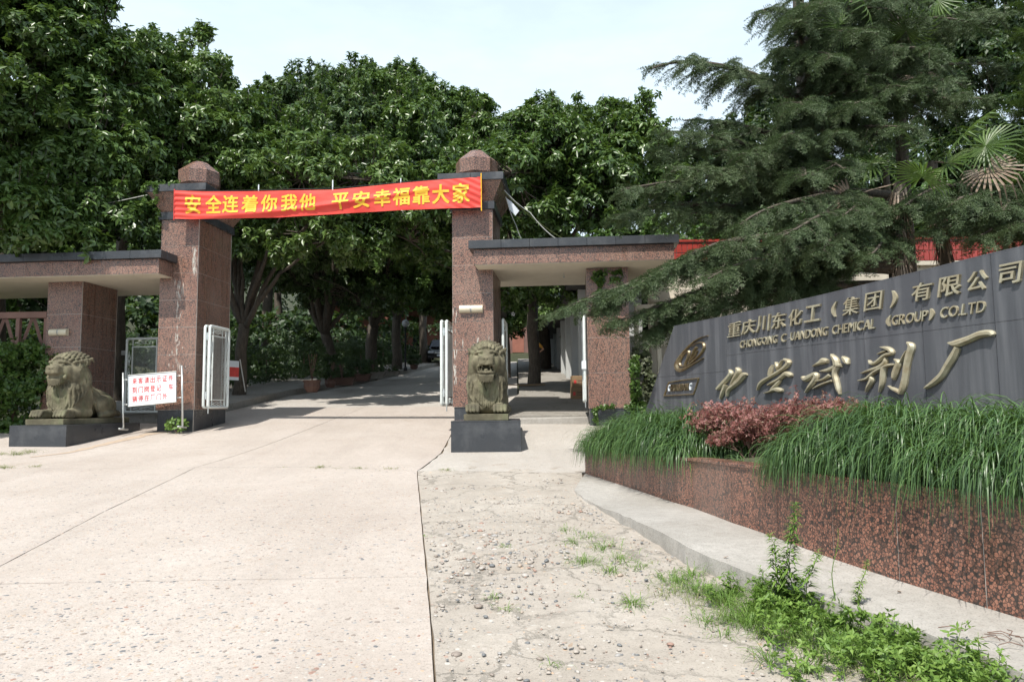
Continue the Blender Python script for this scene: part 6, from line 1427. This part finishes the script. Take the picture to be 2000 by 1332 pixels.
# ------------------------------------------------------------------ cables
def cable(name, P, r, label, mat='cable', sag=.3, loc=None):
    pts = []
    for a, b in zip(P[:-1], P[1:]):
        for k in range(10): t = k/10; p = a.lerp(b, t); p.z -= sag*4*t*(1-t)*(b-a).length*.1; pts.append(p)
    pts.append(P[-1]); c = pts[0].copy(); o = MB().tube([p-c for p in pts], r, 5).build(name, M[mat], None, c); tag(o, label, 'cable')
cable('cable', [at(288, 381, 17.6), at(-80, 441, 21)], .012, 'pale cable running left from the cap of the left gate pillar into the trees', sag=.1)
cable('cable', [at(985, 372, 17.3), at(1035, 415, 17.6), at(1085, 466, 17.7)], .012, 'pale cable drooping from the right gate pillar to the canopy roof', sag=.6)
cable('cable', [at(988, 385, 17.3), at(1008, 440, 17.6), at(1018, 466, 17.7)], .010, 'short loose cable hanging beside the right gate pillar', sag=.9)
cable('cable', [at(987, 378, 17.3), at(1060, 440, 18.5), at(1100, 466, 18.9)], .010, 'thin yellowish rope stretched from the right gate pillar over the canopy', 'drygrass', sag=.3)
MB_ = MB()
for k in range(5): a = gate(1.22, .55); MB_.add([(a.x+.02*k, a.y, 6.62-.03*k), (a.x+.16+.04*k, a.y, 6.50-.05*k), (a.x+.10+.03*k, a.y+.03, 6.30-.03*k)], [(0, 1, 2)])
tag(MB_.build('plastic_scrap', M['signwhite']), 'scrap of white plastic caught on the cables at the right gate pillar', 'plastic scrap')

# ------------------------------------------------------------------ mondo grass over the planter wall
def blades(name, P, D, L, w, mat, parent=None, loc=None, bend=1.0, rise=(.9, 1.35), label=None, seg=6, taper=True):
    """arching blades: start P, heading D (horizontal), length L"""
    n = len(P); el = rng.uniform(rise[0], rise[1], n); k = rng.uniform(.7, 1.5, n)*bend*2.6; pts = [P.copy()]; cur = P.copy(); ang = el.copy()
    for i in range(seg):
        st = (L/seg)[:, None]*np.stack([D[:, 0]*np.cos(ang), D[:, 1]*np.cos(ang), np.sin(ang)], 1); cur = cur+st; pts.append(cur.copy()); ang = np.maximum(ang-k/seg*(1+.2*i), -1.25-.25*rng.random(n))
    S = np.stack([-D[:, 1], D[:, 0], rng.normal(size=n)*.25], 1); S /= np.linalg.norm(S, axis=1, keepdims=True); V = []
    for i, p in enumerate(pts): ww = w*(1-.85*(i/seg)**2) if taper else w; V += [p-S*(ww*.5), p+S*(ww*.5)]
    V = np.stack(V, 1).reshape(-1, 3); m2 = 2*(seg+1); q = np.array([[2*i, 2*i+1, 2*i+3, 2*i+2] for i in range(seg)]); Fa = (q[None]+(np.arange(n)*m2)[:, None, None]).reshape(-1, 4)
    o = link(name, np_mesh(name, V, Fa, M[mat]), parent, loc); o['kind'] = 'stuff'
    if label: tag(o, label)
    return o
wy = [p.y for p in WALL][::-1]; wx = [p.x for p in WALL][::-1]
def wallx(y): return np.interp(y, wy, wx)
def mondo(y0, y1, ntuft, per, depth, hgt, Lm=1.):
    P, D, L = [], [], []
    for k in range(ntuft):
        y = random.uniform(y0, y1); e = max(.05, min(1, (y-y0)/.5, (y1-y)/.5))**.5; u = random.random()**1.1; x = wallx(y)+.03+depth*u; z = wtop(y)-.05+hgt*math.sin(math.pi*min(1, u*.7+.14))*e*random.uniform(.5, 1.15); a0 = random.gauss(0, .5); T = random.uniform(.75, 1.15)
        for j in range(per):
            a = a0+random.gauss(0, .95 if u < .5 else 1.5); dx, dy = -1, -.30; c, s = math.cos(a), math.sin(a); dx, dy = dx*c-dy*s, dx*s+dy*c; r = math.hypot(dx, dy)
            P.append((x+random.gauss(0, .035), y+random.gauss(0, .035), z)); D.append((dx/r, dy/r)); L.append(random.uniform(.30, .68)*T*(.7+.35*e)*Lm)
    return np.array(P), np.array(D), np.array(L)
P, D, L = mondo(3.0, 6.55, 430, 60, 1.15, .40); blades('mondo_grass', P, D, L*.88, .0088, 'mondo', rise=(.45, 1.5), bend=.95, seg=7, label='long arching mondo grass spilling over the granite planter at the right edge')
P, D, L = mondo(8.7, 11.35, 270, 46, 1.0, .38, 1.08); blades('mondo_grass', P, D, L, .0115, 'mondo', rise=(.45, 1.5), bend=.95, seg=6, label='rounded clump of mondo grass at the far corner of the planter')
P, D, L = mondo(6.5, 8.6, 12, 22, .9, .02, .45); blades('mondo_grass', P+np.array([.12, 0, 0]), D, L, .006, 'mondo', label='sparse low grass under the pink shrub in the gap of the planter')
# pink shrub
def shrub(px, Y, hgt, spread, nl, label, dry=.0):
    b = Vector((xb(px, Y), Y, wtop(Y)+.0)); o = empty('pink_shrub', b, 0, label, 'shrub', 'pink leaved shrubs in the gap of the planter'); m = MB(); tips = []
    def grow(p, d, L, r, lev):
        q = p+d*L; q2 = p.lerp(q, .5)+Vector((random.gauss(0, .1), random.gauss(0, .1), random.gauss(0, .05)))*L; m.tube([p, q2, q], [r, r*.8, r*.6], 4, False)
        if lev >= 2: tips.append((p.lerp(q, .6), d)); tips.append((q, d))
        if lev < 4:
            for k in range(3 if lev < 3 else 2):
                dd = (d+Vector((random.gauss(0, .55), random.gauss(0, .45), random.uniform(-.15, .35)))).normalized(); grow(q, dd, L*random.uniform(.55, .85), r*.6, lev+1)
    for k in range(9):
        a = random.uniform(-1, 1); grow(Vector((random.uniform(-.12, .12), random.uniform(-.1, .1), -.05)), Vector((a*spread, random.uniform(-.4, .5), 1)).normalized(), hgt*.42, .010, 0)
    m.build('twigs', M['twig'], o); k = nl//len(tips)+1; P = []; A = []
    for p, d in tips:
        for j in range(k if random.random() > dry else 1): P.append(tuple(p+Vector((random.gauss(0, .035), random.gauss(0, .035), random.gauss(0, .03))))); A.append(tuple(d+Vector((random.gauss(0, .7), random.gauss(0, .7), random.gauss(0, .7)))))
    P = np.array(P); A = np.array(A); tm = [rosette(5, .030, .0075, False, (-.5, .8), s) for s in range(4)]; V, Fa = scatter(tm, P, frames(A, rng.uniform(0, 6.28, len(P))), rng.uniform(.7, 1.3, len(P)))
    c = link('foliage', np_mesh('foliage', V, Fa, M['pink']), o); c['kind'] = 'stuff'
shrub(1415, 8.9, .60, .95, 700, 'fuller pink shrub left of the dry twigs, in front of the first big brass character'); shrub(1500, 8.5, .50, 1.2, 500, 'half bare brown shrub with grey twigs between the two pink ones', .75); shrub(1600, 8.1, .62, .8, 650, 'pink shrub against the third big brass character, right of the dry twigs'); shrub(1455, 8.4, .38, 1.3, 300, 'low pink shrub spreading over the planter cap', .2)

# ------------------------------------------------------------------ weeds, grass tufts, stones
def tuft(px, py, n, L, spread, mat='weed', zoff=0, w=.004):
    g = G(px, py); z = float(gz(g.x, g.y))+zoff; a = rng.uniform(0, 6.28, n); r = np.abs(rng.normal(size=n))*spread; x = g.x+np.cos(a)*r; y = g.y+np.sin(a)*r
    P = np.stack([x, y, gz(x, y)+zoff-.01], 1); b = a+rng.normal(size=n)*.6; return P, np.stack([np.cos(b), np.sin(b)], 1), rng.uniform(.5, 1.1, n)*L
def tufts(specs, mat, label, w=.005, rise=(.6, 1.4), name='grass_tufts', bend=.8, c=None):
    Q = [tuft(*s) for s in specs]; P, D, L = (np.concatenate([q[i] for q in Q]) for i in range(3)); return blades(name, P, D, L, w, mat, bend=bend, rise=rise, label=label, seg=4)
tufts([(625, 913, 70, .13, .09), (700, 915, 45, .10, .08), (765, 915, 40, .11, .08), (872, 919, 60, .11, .08), (555, 912, 20, .07, .05), (660, 914, 30, .07, .08), (70, 911, 45, .12, .08), (8, 914, 90, .16, .15), (35, 888, 80, .22, .12), (60, 884, 60, .24, .12), (0, 888, 60, .18, .15)], 'drygrass', 'small tufts of grass growing in the road joint and by the left pedestal')
tufts([(int(x), int(y), 26, .20, .05) for x, y in [(1400+k*4.1+random.uniform(-18, 18), 1185+k*1.1+random.uniform(-28, 30)) for k in range(130)]], 'weed', 'fresh grass blades standing among the leafy weeds in the lower right corner', .0045)
seq = [(1105, 1035, 30, .12, .06), (1120, 1060, 50, .14, .09), (1150, 1050, 80, .14, .12), (1180, 1070, 80, .16, .12), (1140, 1100, 90, .20, .06), (1210, 1090, 80, .14, .10), (1250, 1105, 70, .10, .12), (1190, 1115, 60, .14, .07), (1320, 1135, 130, .18, .10), (1360, 1150, 160, .16, .12), (1400, 1165, 120, .14, .12), (1350, 1125, 60, .24, .05), (1430, 1160, 90, .20, .05), (1235, 1180, 80, .15, .06), (985, 1068, 40, .09, .05), (965, 1165, 30, .08, .04), (990, 1190, 30, .08, .04), (1130, 1165, 20, .08, .04), (1380, 1215, 60, .16, .07), (1410, 1240, 30, .14, .05), (1465, 1220, 90, .22, .07), (1500, 1200, 60, .22, .07), (1500, 1290, 40, .22, .04), (1575, 1310, 50, .20, .05), (1075, 1295, 14, .10, .03), (830, 1045, 14, .05, .03)]
tufts(seq, 'weed', 'loose line of grass tufts growing through the crumbled concrete beside the kerb', .0045)
tufts([(int(x), int(y), 30, .16, .07) for x, y in [(1300+k*22+random.uniform(-15, 15), 1145+k*9+random.uniform(-18, 18)) for k in range(28)]], 'drygrass', 'straw coloured grass mixed into the weeds along the kerb', .0035)
lw = []
for k in range(190):
    px = random.uniform(1480, 1960)**1.0; t = (px-1480)/480
    if random.random() > .35+.65*t: continue
    py = 1190+150*t+random.gauss(25, 45); g = G(px, min(1420, py)); 
    if g.x > np.interp(g.y, [p.y for p in KERB][::-1], [p.x for p in KERB][::-1])-.03: continue
    lw.append((g.x, g.y, float(gz(g.x, g.y)), random.uniform(.10, .24)))
for k in range(95):
    y = random.uniform(2.2, 5.4); kx = np.interp(y, [p.y for p in KERB][::-1], [p.x for p in KERB][::-1]); x = kx-abs(random.gauss(0, .22))-.03; lw.append((x, y, float(gz(x, y)), random.uniform(.08, .22)))
m = MB(); P = []; A = []; S = []
for x, y, z, h in lw:
    q = Vector((x+random.gauss(0, .05), y+random.gauss(0, .05), z+h)); m.tube([(x, y, z-.01), tuple(q)], [.003, .0015], 3, False)
    for j in range(9): f = random.uniform(.15, 1.05); P.append((x+(q.x-x)*f+random.gauss(0, .02), y+(q.y-y)*f+random.gauss(0, .02), z+h*f)); A.append((random.gauss(0, .5), random.gauss(0, .5), 1)); S.append(random.uniform(.6, 1.3))
P = np.array(P); A = np.array(A); tm = [rosette(5, .040, .0085, False, (-.3, .9), s) for s in range(5)]; V, Fa = scatter(tm, P, frames(A, rng.uniform(0, 6.28, len(P))), np.array(S))
wd = empty('leafy_weeds', gp(2.2, 4.0)); c = link('foliage', np_mesh('foliage', V-np.array(wd.location), Fa, M['weed']), wd); c['kind'] = 'stuff'; m.v = [(a-wd.location.x, b-wd.location.y, c_-wd.location.z) for a, b, c_ in m.v]; s_ = m.build('stems', M['weed'], wd); s_['kind'] = 'stuff'; tag(wd, 'mat of bright green leafy weeds at the kerb in the lower right corner', kind='stuff')
def tall_weed(px, py, top, lean, n, leafL, label, flower=False, grp='tall single weeds standing against the kerb'):
    g = G(px, py); z = float(gz(g.x, g.y)); H = (py-top)/F*g.y; o = empty('tall_weed', (g.x, g.y, z), 0, label, 'weed', grp); m = MB(); P = [Vector((lean*H*t*t+.012*math.sin(9*t), .02*math.sin(5*t), H*t)) for t in np.linspace(0, 1, 9)]
    m.tube(P, [.0045*(1-.7*i/8) for i in range(9)], 5, False); m.build('stem', M['weed'], o); pts = []; ax = []; sc = []
    for k in range(n): t = random.uniform(.12, 1); i = min(7, int(t*8)); p = P[i].lerp(P[i+1], t*8-i); pts.append(tuple(p)); a = random.uniform(0, 6.28); ax.append((math.cos(a), math.sin(a), random.uniform(-.3, .9))); sc.append(1.1-.7*t)
    v, f = leaf_t(leafL, leafL*.10, .35, True); A_ = np.array(ax); A_ /= np.linalg.norm(A_, axis=1, keepdims=True); up = np.tile([0, 0, 1.], (n, 1)); x_ = np.cross(A_, up); x_ /= np.linalg.norm(x_, axis=1, keepdims=True); R_ = np.stack([x_, A_, np.cross(x_, A_)], 2)
    V, Fa = scatter([(v, f)], np.array(pts), R_, np.array(sc)); link('leaves', np_mesh('leaves', V, Fa, M['weed']), o)['kind'] = 'stuff'
tall_weed(1548, 1205, 992, .05, 230, .12, 'tallest feathery weed rising in front of the granite joint'); tall_weed(1530, 1200, 1050, -.15, 170, .12, 'leafy weed leaning left beside the tallest weed'); tall_weed(1578, 1215, 1080, .15, 120, .11, 'drooping weed just right of the tallest weed'); tall_weed(1632, 1215, 1040, .05, 26, .05, 'thin bare weed with a few seed heads, between the tallest weed and the bushy one'); tall_weed(1680, 1225, 1098, .12, 150, .07, 'small leaved weed farthest right of the tall weeds'); tall_weed(1500, 1190, 1110, -.2, 50, .09, 'short weed farthest left of the tall weeds')
# small plant at the foot of the left pillar
g = gate(-6.45, -.25); o = empty('small_plant', gp(g.x, g.y), 0, 'small broad leaved plant in a crack at the foot of the left gate pillar', 'plant'); leaf_mass('foliage', [(0, 0, .22, .24, .12, .12)], 26, .12, .03, 'weed', parent=o); MB().tube([(0, 0, -.02), (.05, 0, .25)], .008, 5).tube([(0, 0, 0), (-.12, 0, .2)], .006, 5).build('stem', M['twig'], o)
# embedded pebbles and loose stones
def dome(n=7, full=False, seed=0):
    r = random.Random(seed); V = []; Fc = []
    rings = ((-.5, .75), (0, 1.0), (.55, .72)) if full else ((0, 1.0), (.6, .70))
    for z, rr in rings: V += [(rr*math.cos(6.283*j/n)*r.uniform(.82, 1.15), rr*math.sin(6.283*j/n)*r.uniform(.82, 1.15), z*r.uniform(.85, 1.1)) for j in range(n)]
    V.append((0, 0, 1.0)); t = len(V)-1; b = len(rings)
    for i in range(b-1):
        for j in range(n): a, c = i*n+j, i*n+(j+1) % n; Fc += [(a, c, c+n), (a, c+n, a+n)]
    Fc += [((b-1)*n+j, (b-1)*n+(j+1) % n, t) for j in range(n)]; return np.array(V), np.array(Fc)
def stones(name, X, Y, sz, flat, sink, label, full=False, mat='pebble', parent=None):
    T = [dome(6, full, s) for s in range(6)]; n = len(X); a = rng.uniform(0, 6.28, n); el = rng.uniform(.55, 1., n); R_ = np.zeros((n, 3, 3)); R_[:, 0, 0] = np.cos(a); R_[:, 1, 0] = np.sin(a); R_[:, 0, 1] = -np.sin(a)*el; R_[:, 1, 1] = np.cos(a)*el; R_[:, 2, 2] = flat; R_[:, 2, 1] = .05
    V, Fa = scatter(T, np.stack([X, Y, gz(X, Y)+sink*sz], 1), R_, sz); o = link(name, np_mesh(name, V, Fa, M[mat], True)); tag(o, label, kind='stuff')
def patchy(X, Y, s=1.3): return np.sin(X*s+1.3*np.sin(Y*s*.8))*np.cos(Y*s*1.1+np.sin(X*s*.7))
n = 30000; Y = 2.6+10.*rng.random(n)**1.35; X = rng.uniform(-.78, .02, n)*Y-0.0; X = np.where(rng.random(n) < .12, rng.uniform(-.3, .9, n), X); J3x = np.interp(Y, [1, 3.94, 5.9, 11.9], [.02, -.41, -.68, -1.53])
k = (X < J3x-.03) & (patchy(X, Y)+rng.normal(size=n)*.6 > -.25); sz = np.clip(rng.lognormal(-4.5, .45, n), .005, .030)
stones('road_pebbles', X[k], Y[k], sz[k], .22, -.10, 'rounded pebbles showing flush in the worn surface of the road slabs')
n = 2600; Y = rng.uniform(2.6, 11.5, n); J3x = np.interp(Y, [1, 3.94, 5.9, 11.9], [.02, -.41, -.68, -1.53]); kx = np.interp(Y, [p.y for p in KERB][::-1], [p.x for p in KERB][::-1]); X = J3x+.05+(kx-J3x-.1)*rng.random(n)**.8
k = patchy(X, Y, 2.6)+rng.normal(size=n)*.35 > .45; sz = np.clip(rng.lognormal(-4.4, .5, n), .006, .035); stones('loose_stones', X[k], Y[k], sz[k], .5, -.1, 'loose stones and pebbles in the crumbled strip of concrete', True)
n = 2600; Y = rng.uniform(2.6, 9.5, n); J3x = np.interp(Y, [1, 3.94, 5.9, 11.9], [.02, -.41, -.68, -1.53]); kx = np.interp(Y, [p.y for p in KERB][::-1], [p.x for p in KERB][::-1]); X = J3x+.05+(kx-J3x-.1)*rng.random(n); sz = np.clip(rng.lognormal(-4.9, .4, n), .004, .02); stones('grit', X, Y, sz, .5, 0, 'fine grit scattered over the crumbled strip', True)
cl = [(900, 1055, .18), (935, 1075, .16), (870, 1060, .12), (965, 1050, .12), (905, 1105, .14), (880, 1090, .1), (950, 1100, .12), (1000, 1085, .12), (855, 1190, .05), (860, 1260, .06), (975, 1150, .12), (1040, 1060, .1)]
X, Y = [], []
for px, py, sp_ in cl:
    g = G(px, py)
    for k in range(20): X.append(g.x+random.gauss(0, sp_)); Y.append(g.y+random.gauss(0, sp_*1.3))
X, Y = np.array(X), np.array(Y); sz = np.clip(rng.lognormal(-4.25, .5, len(X)), .006, .04); k = X > np.interp(Y, [1, 3.94, 5.9, 11.9], [.02, -.41, -.68, -1.53])+.03
stones('loose_stones', X[k], Y[k], sz[k], .5, -.15, 'heaps of broken stones worked loose beside the road joint', True)
# fallen leaves and twigs
for px, py, lb in ((1200, 1231, 'small dry reddish leaf on the crumbled concrete left of the tallest weed'), (1412, 1092, 'small dry leaf on the apron near the middle granite joint'), (1196, 1130, 'small dry leaf beside the grass tufts near the start of the kerb'), (1760, 1160, 'small dry leaf on the apron close under the granite wall at right'), (430, 1150, 'small dry leaf lying alone on the left road slab'), (1110, 1270, 'small dry leaf near the bottom edge on the crumbled strip')):
    g = G(px, py); kk = np.interp(g.y, [p.y for p in KERB][::-1], [p.x for p in KERB][::-1]); g = Gs(px, py) if g.x > kk else g; z = float(gz(g.x, g.y))+(aph(g.y)+.016 if g.x > kk else .012)
    v, f = leaf_t(.055, .014, -.25); o = link('fallen_leaf', np_mesh('fallen_leaf', v, f, M['deadpalm']), None, (g.x, g.y, z+.004), (0, .1, random.uniform(0, 6))); tag(o, lb, 'leaf', 'dry leaves fallen on the concrete')
m = MB(); g = Gs(1975, 1265); z = float(gz(g.x, g.y))+aph(g.y)+.02
for k in range(10): a = random.uniform(0, 3.1); p = Vector((random.gauss(0, .08), random.gauss(0, .10), random.uniform(0, .04))); m.tube([p, p+Vector((math.cos(a)*.06, math.sin(a)*.06, .012)), p+Vector((math.cos(a+.3)*.12, math.sin(a+.3)*.12, 0))], .0025, 4)
tag(m.build('dead_branch', M['twig'], None, (g.x, g.y, z)), 'small dead branch lying on the concrete apron at the right edge', 'branch')
